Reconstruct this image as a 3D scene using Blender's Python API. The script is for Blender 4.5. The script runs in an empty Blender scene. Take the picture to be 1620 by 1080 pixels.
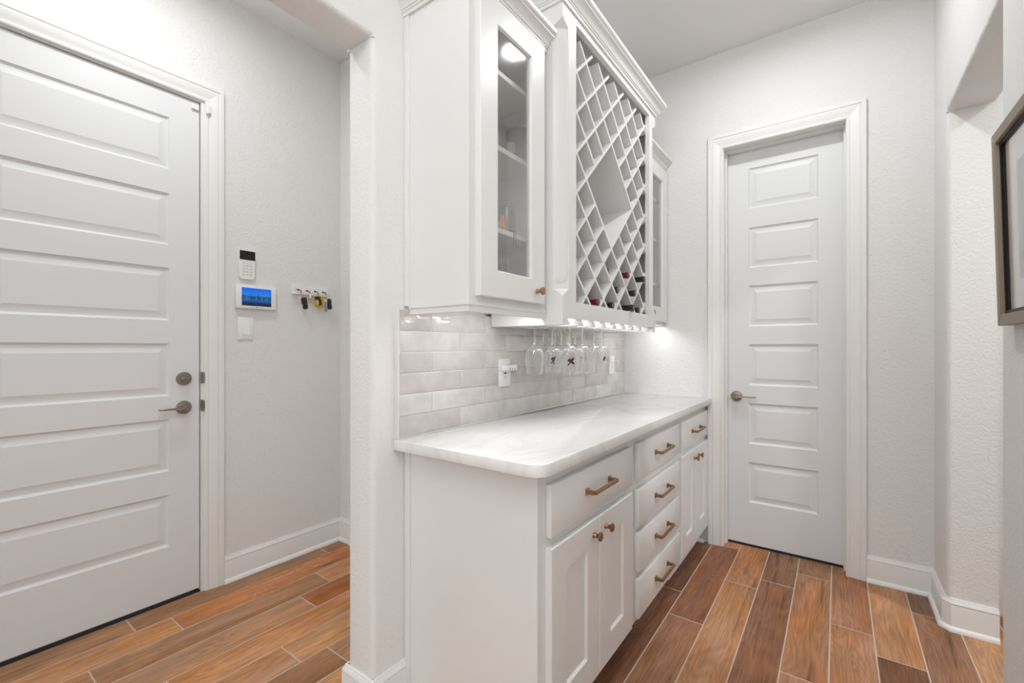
import bpy, bmesh, math, random
from mathutils import Vector, Matrix

random.seed(7)
SC = bpy.context.scene
COL = SC.collection

# ---------------------------------------------------------------- camera
cam_d = bpy.data.cameras.new('camera')
cam_d.sensor_fit = 'HORIZONTAL'
cam_d.sensor_width = 36.0
cam_d.lens = 709.688 * 36.0 / 1620.0
cam_d.shift_y = (549.58 - 540.0) / 1620.0
cam_d.clip_start = 0.03
cam = bpy.data.objects.new('camera', cam_d)
COL.objects.link(cam)
cam.location = (1.2365, 0.0, 1.231)
cam.rotation_euler = (math.pi / 2, 0, 0.6276)
SC.camera = cam

# ---------------------------------------------------------------- world, lights, exposure
w = bpy.data.worlds.new('world')
SC.world = w
w.use_nodes = True
bg = w.node_tree.nodes['Background']
bg.inputs[0].default_value = (0.95, 0.98, 1.0, 1)
bg.inputs[1].default_value = 1.2

SC.view_settings.view_transform = 'Standard'
SC.view_settings.look = 'None'
SC.view_settings.exposure = 0.05
SC.view_settings.gamma = 1.0
SC.view_settings.use_curve_mapping = False


def can_light(loc, watts, size=0.15, col=(0.97, 0.985, 1.0), spread=150):
    d = bpy.data.lights.new('can_lamp', 'AREA')
    d.shape = 'DISK'
    d.size = size
    d.energy = watts
    d.color = col
    d.spread = math.radians(spread)
    o = bpy.data.objects.new('can_lamp', d)
    o.location = loc
    COL.objects.link(o)
    return o


# recessed ceiling cans: hall (three along its length), mudroom, side room
can_light((0.96, 2.24, 3.045), 10.5, spread=175)
can_light((0.95, 0.10, 3.045), 1.2)
can_light((0.95, -1.50, 3.045), 3)
can_light((-0.72, 0.64, 3.045), 9, spread=175)
can_light((2.84, 1.90, 3.045), 24)


def fill_light(loc, watts, sx, sy, tilt):
    """soft light thrown up at the ceiling from behind the camera; an added fill, no real fixture"""
    d = bpy.data.lights.new('fill_lamp', 'AREA')
    d.shape = 'RECTANGLE'
    d.size, d.size_y = sx, sy
    d.energy = watts
    d.color = (0.95, 0.98, 1.0)
    o = bpy.data.objects.new('fill_lamp', d)
    o.location = loc
    o.rotation_euler = (math.pi - math.radians(tilt), 0, 0)
    COL.objects.link(o)


fill_light((1.25, -0.20, 2.45), 38, 0.6, 0.6, 3)  # unseen fill lamps, added to brighten the ceilings and soften the rooms
fill_light((-0.75, -0.05, 2.50), 5, 0.5, 0.5, 0)

# ---------------------------------------------------------------- mesh helpers


def srgb(r, g, b):
    f = lambda c: (c / 255) / 12.92 if c / 255 <= 0.04045 else ((c / 255 + 0.055) / 1.055) ** 2.4
    return (f(r), f(g), f(b), 1.0)


class MB:
    """collects verts and faces in world (or local) coordinates"""

    def __init__(self):
        self.v = []
        self.f = []

    def add(self, vs, fs):
        n = len(self.v)
        self.v += [tuple(p) for p in vs]
        self.f += [tuple(i + n for i in f) for f in fs]
        return self

    def box(self, x0, x1, y0, y1, z0, z1):
        return self.add([(x0, y0, z0), (x1, y0, z0), (x1, y1, z0), (x0, y1, z0),
                         (x0, y0, z1), (x1, y0, z1), (x1, y1, z1), (x0, y1, z1)],
                        [(0, 3, 2, 1), (4, 5, 6, 7), (0, 1, 5, 4), (1, 2, 6, 5), (2, 3, 7, 6), (3, 0, 4, 7)])

    def prism(self, poly, axis, a, b):
        """poly: 2D points in the two other axes (in xyz order), extruded along axis from a to b"""
        n = len(poly)
        vs = []
        for t in (a, b):
            for p in poly:
                q = list(p)
                q.insert('xyz'.index(axis), t)
                vs.append(q)
        fs = [tuple(range(n - 1, -1, -1)), tuple(range(n, 2 * n))]
        fs += [(i, (i + 1) % n, n + (i + 1) % n, n + i) for i in range(n)]
        return self.add(vs, fs)

    def rings(self, rs, cap=True, closed=False):
        n = len(rs[0])
        vs = [p for r in rs for p in r]
        fs = []
        m = len(rs)
        for k in range(m if closed else m - 1):
            k2 = (k + 1) % m
            fs += [(k * n + i, k * n + (i + 1) % n, k2 * n + (i + 1) % n, k2 * n + i) for i in range(n)]
        if cap and not closed:
            fs += [tuple(range(n - 1, -1, -1)), tuple((m - 1) * n + i for i in range(n))]
        return self.add(vs, fs)

    def lathe(self, prof, origin=(0, 0, 0), axis='z', seg=24, cap=True):
        """prof: list of (radius, height along axis)"""
        rs = []
        for r, h in prof:
            ring = []
            for i in range(seg):
                a = 2 * math.pi * i / seg
                c, s = r * math.cos(a), r * math.sin(a)
                p = {'z': (c, s, h), 'x': (h, c, s), 'y': (s, h, c)}[axis]
                ring.append((p[0] + origin[0], p[1] + origin[1], p[2] + origin[2]))
            rs.append(ring)
        return self.rings(rs, cap)

    def tube(self, pts, r, seg=10, cap=True, closed=False):
        pts = [Vector(p) for p in pts]
        n = len(pts)
        rs = []
        up = Vector((0, 0, 1))
        prev = None
        for i, p in enumerate(pts):
            if closed:
                t = pts[(i + 1) % n] - pts[i - 1]
            else:
                t = pts[min(i + 1, n - 1)] - pts[max(i - 1, 0)]
            t.normalize()
            if prev is None:
                ref = up if abs(t.dot(up)) < 0.9 else Vector((1, 0, 0))
                u = t.cross(ref).normalized()
            else:
                u = (prev - t * prev.dot(t)).normalized()
            prev = u
            v_ = t.cross(u)
            rr = r[i] if isinstance(r, (list, tuple)) else r
            rs.append([p + u * rr * math.cos(2 * math.pi * k / seg) + v_ * rr * math.sin(2 * math.pi * k / seg) for k in range(seg)])
        return self.rings(rs, cap, closed)

    def sweep(self, path, prof, side=1):
        """profile (out, z) along a 2D path with mitred corners; out is to the right of travel (side=1)"""
        P = [Vector(p) for p in path]
        nrm = []
        for a, b in zip(P, P[1:]):
            d = (b - a).normalized()
            nrm.append(Vector((d.y, -d.x)) * side)
        rs = []
        for i, p in enumerate(P):
            n1 = nrm[max(i - 1, 0)]
            n2 = nrm[min(i, len(nrm) - 1)]
            m = (n1 + n2) / (1 + n1.dot(n2))
            rs.append([(p.x + m.x * o, p.y + m.y * o, z) for o, z in prof])
        return self.rings(rs)


def obj(name, mb, mat, parent=None, bev=0.0, seg=1, smooth=True, ang=35, origin=None):
    v = mb.v
    if parent is not None:
        r = parent
        while r.parent:
            r = r.parent
        off = Vector(r.location)
    elif origin == 'base':
        xs, ys, zs = zip(*v)
        off = Vector(((min(xs) + max(xs)) / 2, (min(ys) + max(ys)) / 2, min(zs)))
    elif origin is not None:
        off = Vector(origin)
    else:
        off = Vector((0, 0, 0))
    me = bpy.data.meshes.new(name)
    me.from_pydata([Vector(p) - off for p in v], [], mb.f)
    bm = bmesh.new()
    bm.from_mesh(me)
    bmesh.ops.recalc_face_normals(bm, faces=bm.faces)
    if bev > 0:
        es = [e for e in bm.edges if len(e.link_faces) == 2 and e.calc_face_angle(0) > math.radians(40)]
        bmesh.ops.bevel(bm, geom=es, offset=bev, segments=seg, affect='EDGES', profile=0.5, clamp_overlap=True)
    bm.to_mesh(me)
    bm.free()
    me.materials.append(mat)
    if smooth:
        me.shade_smooth()
        me.set_sharp_from_angle(angle=math.radians(ang))
    o = bpy.data.objects.new(name, me)
    COL.objects.link(o)
    if parent is not None:
        o.parent = parent
    else:
        o.location = off
    return o


def thing(name, loc, label, cat, group=None):
    o = bpy.data.objects.new(name, None)
    o.empty_display_size = 0.05
    o.location = loc
    COL.objects.link(o)
    return tag(o, label, cat, group)


def tag(o, label, cat, group=None):
    o['label'] = label
    o['category'] = cat
    if group:
        o['group'] = group
    return o


def struct(name, mb, mat, **k):
    o = obj(name, mb, mat, **k)
    o['kind'] = 'structure'
    return o


def copy_tree(o, loc, label, group=None):
    c = o.copy()
    COL.objects.link(c)
    c.location = loc
    c['label'] = label
    if group:
        c['group'] = group
    for ch in list(o.children):
        d = ch.copy()
        COL.objects.link(d)
        d.parent = c
        for g in list(ch.children):
            e = g.copy()
            COL.objects.link(e)
            e.parent = d
    return c


# ---------------------------------------------------------------- materials


def mat(name, col, rough=0.5, metal=0.0, **kw):
    m = bpy.data.materials.new(name)
    m.use_nodes = True
    b = m.node_tree.nodes['Principled BSDF']
    b.inputs['Base Color'].default_value = col if len(col) == 4 else (*col, 1)
    b.inputs['Roughness'].default_value = rough
    b.inputs['Metallic'].default_value = metal
    for k, v in kw.items():
        b.inputs[k.replace('_', ' ')].default_value = v
    return m


def nodes(m):
    nt = m.node_tree
    return nt, nt.nodes['Principled BSDF'], (lambda t: nt.nodes.new(t)), (lambda a, b: nt.links.new(a, b))


def add_bump(m, scale, strength, dist, detail=3, distortion=0.0, stretch=(1, 1, 1), coord='pos', scale2=None):
    nt, b, N, L = nodes(m)
    if coord == 'pos':
        g = N('ShaderNodeNewGeometry').outputs['Position']
    else:
        g = N('ShaderNodeTexCoord').outputs['Object']
    mp = N('ShaderNodeMapping')
    mp.inputs['Scale'].default_value = stretch
    L(g, mp.inputs['Vector'])
    n = N('ShaderNodeTexNoise')
    n.inputs['Scale'].default_value = scale
    n.inputs['Detail'].default_value = detail
    n.inputs['Distortion'].default_value = distortion
    L(mp.outputs[0], n.inputs['Vector'])
    h = n.outputs['Fac']
    bp = N('ShaderNodeBump')
    bp.inputs['Strength'].default_value = strength
    bp.inputs['Distance'].default_value = dist
    L(h, bp.inputs['Height'])
    L(bp.outputs[0], b.inputs['Normal'])
    return m


M = {}
M['wall'] = add_bump(mat('wall_paint', (0.80, 0.795, 0.780), 0.85), 55, 0.8, 0.0045, 4, 1.2)
M['wall_rough'] = add_bump(mat('wall_paint_knockdown', (0.80, 0.795, 0.780), 0.85), 46, 0.55, 0.004, 4, 1.6)
M['ceiling'] = add_bump(mat('ceiling_paint', (0.82, 0.815, 0.80), 0.9), 40, 0.25, 0.002, 3)
M['trim'] = mat('trim_paint', (0.82, 0.815, 0.80), 0.38)
M['door'] = add_bump(mat('door_paint', (0.775, 0.785, 0.792), 0.42), 220, 0.06, 0.0006, 2)
M['cab'] = add_bump(mat('cabinet_paint', (0.80, 0.797, 0.788), 0.30), 18, 0.05, 0.002, 2)
M['cab_in'] = mat('cabinet_interior', (0.72, 0.70, 0.67), 0.5)
M['brass'] = mat('antique_brass', (0.36, 0.215, 0.11), 0.33, 1.0)
M['copper'] = mat('brushed_copper', (0.46, 0.26, 0.16), 0.30, 1.0)
M['nickel'] = mat('satin_nickel', (0.34, 0.30, 0.265), 0.25, 1.0)
M['steel'] = mat('bright_steel', (0.75, 0.74, 0.72), 0.2, 1.0)
M['dark'] = mat('gap_shade', (0.012, 0.011, 0.010), 0.8)  # near-black colour put in for the shade in the door gaps
M['black'] = mat('black_plastic', (0.012, 0.012, 0.013), 0.35)
M['gloss_black'] = mat('gloss_black', (0.008, 0.006, 0.007), 0.08)
M['white_plastic'] = mat('white_plastic', (0.86, 0.86, 0.85), 0.3)
M['grey_mark'] = mat('grey_print', (0.35, 0.35, 0.35), 0.6)
M['sweep'] = mat('door_sweep', (0.55, 0.54, 0.52), 0.6)


def tile_mat():
    m = mat('glazed_tile', (0.6, 0.57, 0.55), 0.06)
    nt, b, N, L = nodes(m)
    oi = N('ShaderNodeObjectInfo')
    g = N('ShaderNodeNewGeometry')
    n = N('ShaderNodeTexNoise')
    n.inputs['Scale'].default_value = 14
    n.inputs['Detail'].default_value = 4
    L(g.outputs['Position'], n.inputs['Vector'])
    r = N('ShaderNodeMapRange')
    r.inputs['From Min'].default_value = 0.3
    r.inputs['From Max'].default_value = 0.7
    r.inputs['To Min'].default_value = 0.90
    r.inputs['To Max'].default_value = 1.08
    L(n.outputs['Fac'], r.inputs['Value'])
    mx = N('ShaderNodeVectorMath')
    mx.operation = 'SCALE'
    L(oi.outputs['Color'], mx.inputs[0])
    L(r.outputs[0], mx.inputs['Scale'])
    L(mx.outputs[0], b.inputs['Base Color'])
    mp = N('ShaderNodeMapping')
    mp.inputs['Scale'].default_value = (1, 0.6, 1.5)
    L(g.outputs['Position'], mp.inputs['Vector'])
    n2 = N('ShaderNodeTexNoise')
    n2.inputs['Scale'].default_value = 11
    n2.inputs['Detail'].default_value = 1.5
    L(mp.outputs[0], n2.inputs['Vector'])
    bp = N('ShaderNodeBump')
    bp.inputs['Strength'].default_value = 0.8
    bp.inputs['Distance'].default_value = 0.010
    L(n2.outputs['Fac'], bp.inputs['Height'])
    L(bp.outputs[0], b.inputs['Normal'])
    return m


M['tile'] = tile_mat()
M['tile_grout'] = mat('tile_grout', (0.78, 0.765, 0.75), 0.7)
M['floor_grout'] = mat('floor_grout', (0.54, 0.46, 0.385), 0.85)


def wood_mat():
    m = mat('wood_look_plank', (0.4, 0.2, 0.1), 0.42, Specular_IOR_Level=0.3)
    nt, b, N, L = nodes(m)
    oi = N('ShaderNodeObjectInfo')
    g = N('ShaderNodeNewGeometry')
    off = N('ShaderNodeVectorMath')
    off.operation = 'MULTIPLY_ADD'
    cmb = N('ShaderNodeCombineXYZ')
    for i in range(3):
        L(oi.outputs['Random'], cmb.inputs[i])
    L(cmb.outputs[0], off.inputs[0])
    off.inputs[1].default_value = (37, 53, 0)
    L(g.outputs['Position'], off.inputs[2])

    def noise(scale, st, detail, dist, rough=0.5):
        mp = N('ShaderNodeMapping')
        mp.inputs['Scale'].default_value = st
        L(off.outputs[0], mp.inputs['Vector'])
        n = N('ShaderNodeTexNoise')
        n.inputs['Scale'].default_value = scale
        n.inputs['Detail'].default_value = detail
        n.inputs['Distortion'].default_value = dist
        n.inputs['Roughness'].default_value = rough
        L(mp.outputs[0], n.inputs['Vector'])
        return n.outputs['Fac']

    def rng(src, a, b_, c, d):
        r = N('ShaderNodeMapRange')
        for k, v in zip(('From Min', 'From Max', 'To Min', 'To Max'), (a, b_, c, d)):
            r.inputs[k].default_value = v
        L(src, r.inputs['Value'])
        return r.outputs[0]

    def mul(a, b_):
        x = N('ShaderNodeMath')
        x.operation = 'MULTIPLY'
        L(a, x.inputs[0])
        L(b_, x.inputs[1])
        return x.outputs[0]

    broad = rng(noise(4.0, (2.2, 0.55, 1), 2, 0.6), 0.3, 0.7, 0.82, 1.22)
    fine = rng(noise(75, (2.2, 0.07, 1), 5, 0.5, 0.7), 0.3, 0.7, 0.72, 1.25)
    # cathedral rings: banded noise
    base = noise(2.6, (3.0, 0.5, 1), 1.5, 0.5)
    sn = N('ShaderNodeMath')
    sn.operation = 'MULTIPLY'
    sn.inputs[1].default_value = 120
    L(base, sn.inputs[0])
    s2 = N('ShaderNodeMath')
    s2.operation = 'SINE'
    L(sn.outputs[0], s2.inputs[0])
    rings = rng(s2.outputs[0], -1, 1, 0.88, 1.06)
    # sparse dark streaks
    streak = rng(noise(9, (3.0, 0.22, 1), 3, 0.8), 0.60, 0.74, 1.0, 0.52)
    # pitted specks
    speck = rng(noise(70, (1, 0.5, 1), 2, 0), 0.66, 0.74, 1.0, 0.72)
    f = mul(mul(mul(broad, fine), mul(rings, streak)), speck)
    sc = N('ShaderNodeVectorMath')
    sc.operation = 'SCALE'
    L(oi.outputs['Color'], sc.inputs[0])
    L(f, sc.inputs['Scale'])
    # warm shift in the lighter parts
    hs = N('ShaderNodeHueSaturation')
    L(sc.outputs[0], hs.inputs['Color'])
    sat = rng(noise(5, (2, 0.4, 1), 2, 0), 0.3, 0.7, 0.86, 1.04)
    L(sat, hs.inputs['Saturation'])
    L(hs.outputs[0], b.inputs['Base Color'])
    bp = N('ShaderNodeBump')
    bp.inputs['Strength'].default_value = 0.25
    bp.inputs['Distance'].default_value = 0.0015
    L(fine, bp.inputs['Height'])
    L(bp.outputs[0], b.inputs['Normal'])
    L(rng(fine, 0.8, 1.15, 0.62, 0.46), b.inputs['Roughness'])
    return m


M['wood'] = wood_mat()


def quartz_mat():
    m = mat('white_quartz', (0.84, 0.83, 0.81), 0.10)
    nt, b, N, L = nodes(m)
    g = N('ShaderNodeNewGeometry')
    mp = N('ShaderNodeMapping')
    mp.inputs['Scale'].default_value = (2.0, 1.0, 1.0)
    mp.inputs['Rotation'].default_value = (0, 0, 0.5)
    L(g.outputs['Position'], mp.inputs['Vector'])
    n = N('ShaderNodeTexNoise')
    n.inputs['Scale'].default_value = 1.5
    n.inputs['Detail'].default_value = 6
    n.inputs['Distortion'].default_value = 1.2
    L(mp.outputs[0], n.inputs['Vector'])
    a = N('ShaderNodeMath')
    a.operation = 'SUBTRACT'
    a.inputs[1].default_value = 0.5
    L(n.outputs['Fac'], a.inputs[0])
    ab = N('ShaderNodeMath')
    ab.operation = 'ABSOLUTE'
    L(a.outputs[0], ab.inputs[0])
    cr = N('ShaderNodeValToRGB')
    cr.color_ramp.elements[0].position = 0.0
    cr.color_ramp.elements[0].color = (0.795, 0.788, 0.775, 1)
    cr.color_ramp.elements[1].position = 0.06
    cr.color_ramp.elements[1].color = (0.86, 0.856, 0.846, 1)
    L(ab.outputs[0], cr.inputs[0])
    L(cr.outputs[0], b.inputs['Base Color'])
    return m


M['quartz'] = quartz_mat()


def thin_glass(name, tint, base_refl=0.05, edge=0.6, rough=0.02, blend=0.25):
    m = bpy.data.materials.new(name)
    m.use_nodes = True
    nt = m.node_tree
    nt.nodes.remove(nt.nodes['Principled BSDF'])
    out = nt.nodes['Material Output']
    t = nt.nodes.new('ShaderNodeBsdfTransparent')
    t.inputs[0].default_value = (*tint, 1)
    g = nt.nodes.new('ShaderNodeBsdfGlossy')
    g.inputs['Roughness'].default_value = rough
    g.inputs[0].default_value = (1, 1, 1, 1)
    lw = nt.nodes.new('ShaderNodeLayerWeight')
    lw.inputs['Blend'].default_value = blend
    r = nt.nodes.new('ShaderNodeMapRange')
    r.inputs['To Min'].default_value = base_refl
    r.inputs['To Max'].default_value = edge
    nt.links.new(lw.outputs['Facing'], r.inputs['Value'])
    mx = nt.nodes.new('ShaderNodeMixShader')
    nt.links.new(r.outputs[0], mx.inputs[0])
    nt.links.new(t.outputs[0], mx.inputs[1])
    nt.links.new(g.outputs[0], mx.inputs[2])
    nt.links.new(mx.outputs[0], out.inputs[0])
    return m


M['pane'] = add = thin_glass('cabinet_glass', (0.97, 0.965, 0.96), 0.09, 0.45, 0.05)
M['wineglass'] = thin_glass('clear_glass', (0.975, 0.975, 0.975), 0.05, 0.85, 0.02, 0.42)
M['stemglass'] = mat('solid_clear_glass', (1, 1, 1), 0.0, 0.0, Transmission_Weight=1.0, IOR=1.45)


def emit(name, col, strength):
    m = mat(name, (0.8, 0.8, 0.8), 0.5)
    b = m.node_tree.nodes['Principled BSDF']
    b.inputs['Emission Color'].default_value = (*col, 1)
    b.inputs['Emission Strength'].default_value = strength
    return m


M['led_dim'] = emit('led_diffuser_soft', (0.98, 0.985, 1.0), 9.0)
M['led'] = emit('led_diffuser', (0.98, 0.985, 1.0), 32.0)

# ---------------------------------------------------------------- dimensions
XL = -1.363      # mudroom left wall
XM = -0.137      # partition, mudroom side
XR = 1.6244      # hall right wall
XRO = 1.7829     # right wall, other side
YF = 3.0244      # far wall
YB = 1.6948      # mudroom back wall
YP = 0.9238      # end of partition
YO = -0.45       # other end of the mudroom opening
ZC = 3.0628      # ceiling
ZH = 2.2543      # header of the mudroom opening
ZG = 2.2646      # header of the right opening
YJ = 2.7157      # far jamb of the right opening
YN = 1.9027      # near jamb of the right opening
YW = 0.35       # the near part of the right wall ends here, open beyond
YE = -2.8        # rear end of what is built


def rounded_poly(pts, rad, seg=4):
    """round only the corners that have a radius; pts ccw or cw"""
    out = []
    n = len(pts)
    for i, p in enumerate(pts):
        r = rad[i]
        p = Vector(p)
        if r <= 0:
            out.append(tuple(p))
            continue
        a = (Vector(pts[i - 1]) - p).normalized()
        b = (Vector(pts[(i + 1) % n]) - p).normalized()
        c = p + (a + b) * r
        s = p + a * r
        e = p + b * r
        for k in range(seg + 1):
            t = k / seg * math.pi / 2
            out.append(tuple(c + (s - c) * math.cos(t) + (e - c) * math.sin(t)))
    return out


BN = 0.019
# ---- floor: grout bed with every plank laid on it
fl = struct('floor', MB().box(-1.75, 3.3, YE, 3.3, -0.06, -0.0011), M['floor_grout'])
PITCH_X, PITCH_Y, X0P = 0.1523, 0.918, 0.601
pm = MB().box(-0.0737, 0.0737, 0, 0.9128, -0.010, 0)
plank0 = obj('plank', pm, M['wood'], fl, bev=0.0008, smooth=False)
joints = {-13: 0.617, -12: 0.744, -11: 0.436, -10: 1.18, -9: 0.591, -8: 0.937, -7: 1.047, -6: 0.70, -5: 0.33, -4: 0.55,
          -3: 0.9, -2: 0.25, -1: 2.334, 0: 2.112, 1: 2.588, 2: 2.706, 3: 2.900, 4: 2.459, 5: 2.309, 6: 2.783}
TINT = {  # (column, joint index from the measured joint) -> plank colour
    (-1, -1): srgb(128, 84, 56), (-1, 0): srgb(122, 80, 54),
    (0, 0): srgb(146, 94, 64), (0, -1): srgb(160, 110, 76), (0, 1): srgb(176, 122, 82),
    (1, 0): srgb(172, 116, 74), (1, -1): srgb(178, 126, 84),
    (2, 0): srgb(138, 96, 66), (2, -1): srgb(142, 94, 64),
    (3, 0): srgb(150, 108, 76), (3, -1): srgb(170, 116, 76), (3, -2): srgb(165, 115, 80),
    (4, 0): srgb(160, 108, 72), (4, -1): srgb(174, 120, 80),
    (5, 0): srgb(184, 130, 86), (5, -1): srgb(118, 76, 50),
    (6, 0): srgb(132, 98, 74), (6, -1): srgb(150, 104, 72),
    (-13, 0): srgb(165, 118, 82), (-13, -1): srgb(170, 122, 82),
    (-12, 0): srgb(194, 124, 72), (-12, -1): srgb(196, 138, 88),
    (-11, 0): srgb(170, 120, 80), (-11, -1): srgb(182, 126, 80), (-11, 1): srgb(196, 138, 90),
    (-10, 0): srgb(168, 100, 56), (-10, -1): srgb(186, 136, 96),
    (-9, 0): srgb(198, 134, 80), (-9, -1): srgb(190, 128, 78),
    (-8, 0): srgb(196, 142, 92), (-8, -1): srgb(186, 132, 90),
    (-7, 0): srgb(190, 138, 94), (-7, -1): srgb(160, 110, 70),
    (-6, 0): srgb(196, 142, 92), (-6, -1): srgb(176, 120, 80),
}
POOL = [srgb(178, 124, 82), srgb(160, 108, 72), srgb(190, 136, 90), srgb(140, 96, 64), srgb(170, 116, 76)]
first = True
for col in range(-13, 16):
    xc = X0P + PITCH_X * (col + 0.5)
    j0 = joints.get(col, random.uniform(1.9, 2.8))
    for k in range(-5, 5):
        y0 = j0 + PITCH_Y * k
        y1 = y0 + PITCH_Y
        if y1 < -1.3 or y0 > 3.12:
            continue
        if xc < -0.2 and y0 > 1.66:
            continue
        if -0.25 < xc < 0.42 and y0 > 1.0 and y0 > 0.95:
            continue
        if xc > 1.8 and (y1 < 1.2 or y0 > 2.85):
            continue
        p = plank0 if first else plank0.copy()
        if not first:
            COL.objects.link(p)
            p.parent = fl
        first = False
        p.location = (xc, y0 + 0.0026, random.uniform(-0.0004, 0.0))
        c = TINT.get((col, k), random.choice(POOL))
        p.color = c

# ---- ceiling
struct('ceiling', MB().box(-1.75, 3.3, YE, 3.3, ZC, ZC + 0.08), M['ceiling'])

# ---- partition between hall and mudroom (its hall side carries the cabinets)
wp = MB()
wp.prism(rounded_poly([(0, YP), (0, YF), (XM, YF), (XM, YP)], [BN, 0, 0, BN]), 'z', 0.0, ZH)
wp.prism(rounded_poly([(XM, ZH), (0, ZH), (0, ZC), (XM, ZC)], [BN, BN, 0, 0]), 'y', YO, YP)
wp.box(XM, 0, YP, YF, ZH, ZC)
wp.prism(rounded_poly([(0, YO), (XM, YO), (XM, YE), (0, YE)], [BN, BN, 0, 0]), 'z', 0.0, ZH)
wp.box(XM, 0, YE, YO, ZH, ZC)
struct('wall_center', wp, M['wall_rough'])

# ---- mudroom left wall with door opening, mudroom back wall
DLY0, DLY1, DLZ = 0.0764, 0.9217, 2.4706     # opening
wl = MB()
wl.box(XL - 0.14, XL, DLY1, YB + 0.1, 0, ZC)
wl.box(XL - 0.14, XL, YE, DLY0, 0, ZC)
wl.box(XL - 0.14, XL, DLY0, DLY1, DLZ, ZC)
struct('wall_left', wl, M['wall'])
struct('wall_back', MB().box(XL, XM, YB, YB + 0.1, 0, ZC), M['wall'])

# ---- far wall with door opening
DFX0, DFX1, DFZ = 0.655, 1.283, 2.4680
wf = MB()
wf.box(XM, DFX0, YF, YF + 0.14, 0, ZC)
wf.box(DFX1, XRO, YF, YF + 0.14, 0, ZC)
wf.box(DFX0, DFX1, YF, YF + 0.14, DFZ, ZC)
struct('wall_far', wf, M['wall'])

# ---- right wall with a cased-less rounded opening to the next room
wr = MB()
wr.prism(rounded_poly([(XR, YJ), (XRO, YJ), (XRO, YF), (XR, YF)], [BN, 0, 0, 0]), 'z', 0, ZG)
wr.prism(rounded_poly([(XRO, YN), (XR, YN), (XR, YW), (XRO, YW)], [BN, BN, BN, BN]), 'z', 0, ZG)
wr.prism(rounded_poly([(XR, ZG), (XRO, ZG), (XRO, ZC), (XR, ZC)], [BN, BN, 0, 0]), 'y', YN, YJ)
wr.box(XR, XRO, YJ, YF, ZG, ZC)
wr.box(XR, XRO, YW, YN, ZG, ZC)
struct('wall_right', wr, M['wall_rough'])
# next room beyond the opening
ws = MB()
ws.box(XRO, 3.3, 2.98, 3.1, 0, ZC)
ws.box(3.2, 3.3, 1.0, 2.98, 0, ZC)
ws.box(XRO, 3.3, 0.9, 1.0, 0, ZC)
struct('wall_side', ws, M['wall'])

# ---- baseboards with shoe moulding
BASE_P = [(0, 0), (0.014, 0), (0.014, 0.108), (0.0125, 0.113), (0.0145, 0.117), (0.0125, 0.124), (0.008, 0.129), (0.006, 0.1372), (0, 0.1372)]
SHOE_P = [(0.014, 0)] + [(0.014 + 0.014 * math.cos(a), 0.020 * math.sin(a)) for a in [i * math.pi / 10 for i in range(6)]] + [(0.014, 0.020)]
SHOE_P = [(0.014, 0), (0.028, 0), (0.0275, 0.007), (0.0252, 0.013), (0.021, 0.018), (0.014, 0.020)]


def baseboard(name, path, side):
    b = struct(name, MB().sweep(path, BASE_P, side), M['trim'])
    obj('shoe_moulding', MB().sweep(path, SHOE_P, side), M['trim'], b)
    return b


baseboard('baseboard_left', [(XL, 1.0104), (XL, YB), (XM, YB)], 1)
baseboard('baseboard_center', [(0, 1.058), (0, YP), (XM, YP), (XM, YB - 0.03)], -1)
baseboard('baseboard_right', [(1.3614, YF), (XR, YF), (XR, YJ + 0.018), (XR + 0.018, YJ), (XRO, YJ)], 1)
baseboard('baseboard_near', [(XR + 0.1, YN), (XR, YN), (XR, YW)], 1)

# ---- door casings (colonial profile: out from the wall, across the width)
# profile across the width w (0 = inner edge, 0.086 = outer edge) -> thickness
CAS = [(0.0, 0.0), (0.0, 0.009), (0.004, 0.012), (0.012, 0.0125), (0.016, 0.010), (0.030, 0.0125), (0.046, 0.0175), (0.056, 0.0185),
       (0.060, 0.0165), (0.064, 0.0165), (0.067, 0.020), (0.083, 0.020), (0.086, 0.017), (0.086, 0.0)]


def casing(name, inner_a, inner_b, top, base_pos, axis, sgn):
    """two legs and a mitred head; axis is the horizontal axis the door spans; sgn is the out-of-wall direction"""

    def P(u, z, d):
        q = base_pos + sgn * d
        return (u, q, z) if axis == 'x' else (q, u, z)
    t = None
    parts = []
    for side in (0, 1):
        mb = MB()
        s = -1 if side == 0 else 1
        e = inner_a if side == 0 else inner_b
        r0 = [P(e + s * wd, 0.0, d) for wd, d in CAS]
        r1 = [P(e + s * wd, top + wd, d) for wd, d in CAS]
        mb.rings([r0, r1])
        parts.append(mb)
    mb = MB()
    mb.rings([[P(inner_a - wd, top + wd, d) for wd, d in CAS], [P(inner_b + wd, top + wd, d) for wd, d in CAS]])
    parts.append(mb)
    head = struct(name, parts[2], M['trim'], ang=25)
    for p in parts[:2]:
        obj('casing_leg', p, M['trim'], head, ang=25)
    return head


trim1 = casing('trim_1', 0.0700, 0.9255, 2.4745, XL, 'y', 1)
trim2 = casing('trim_2', 0.6615, 1.2752, 2.4616, YF, 'x', -1)


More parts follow.
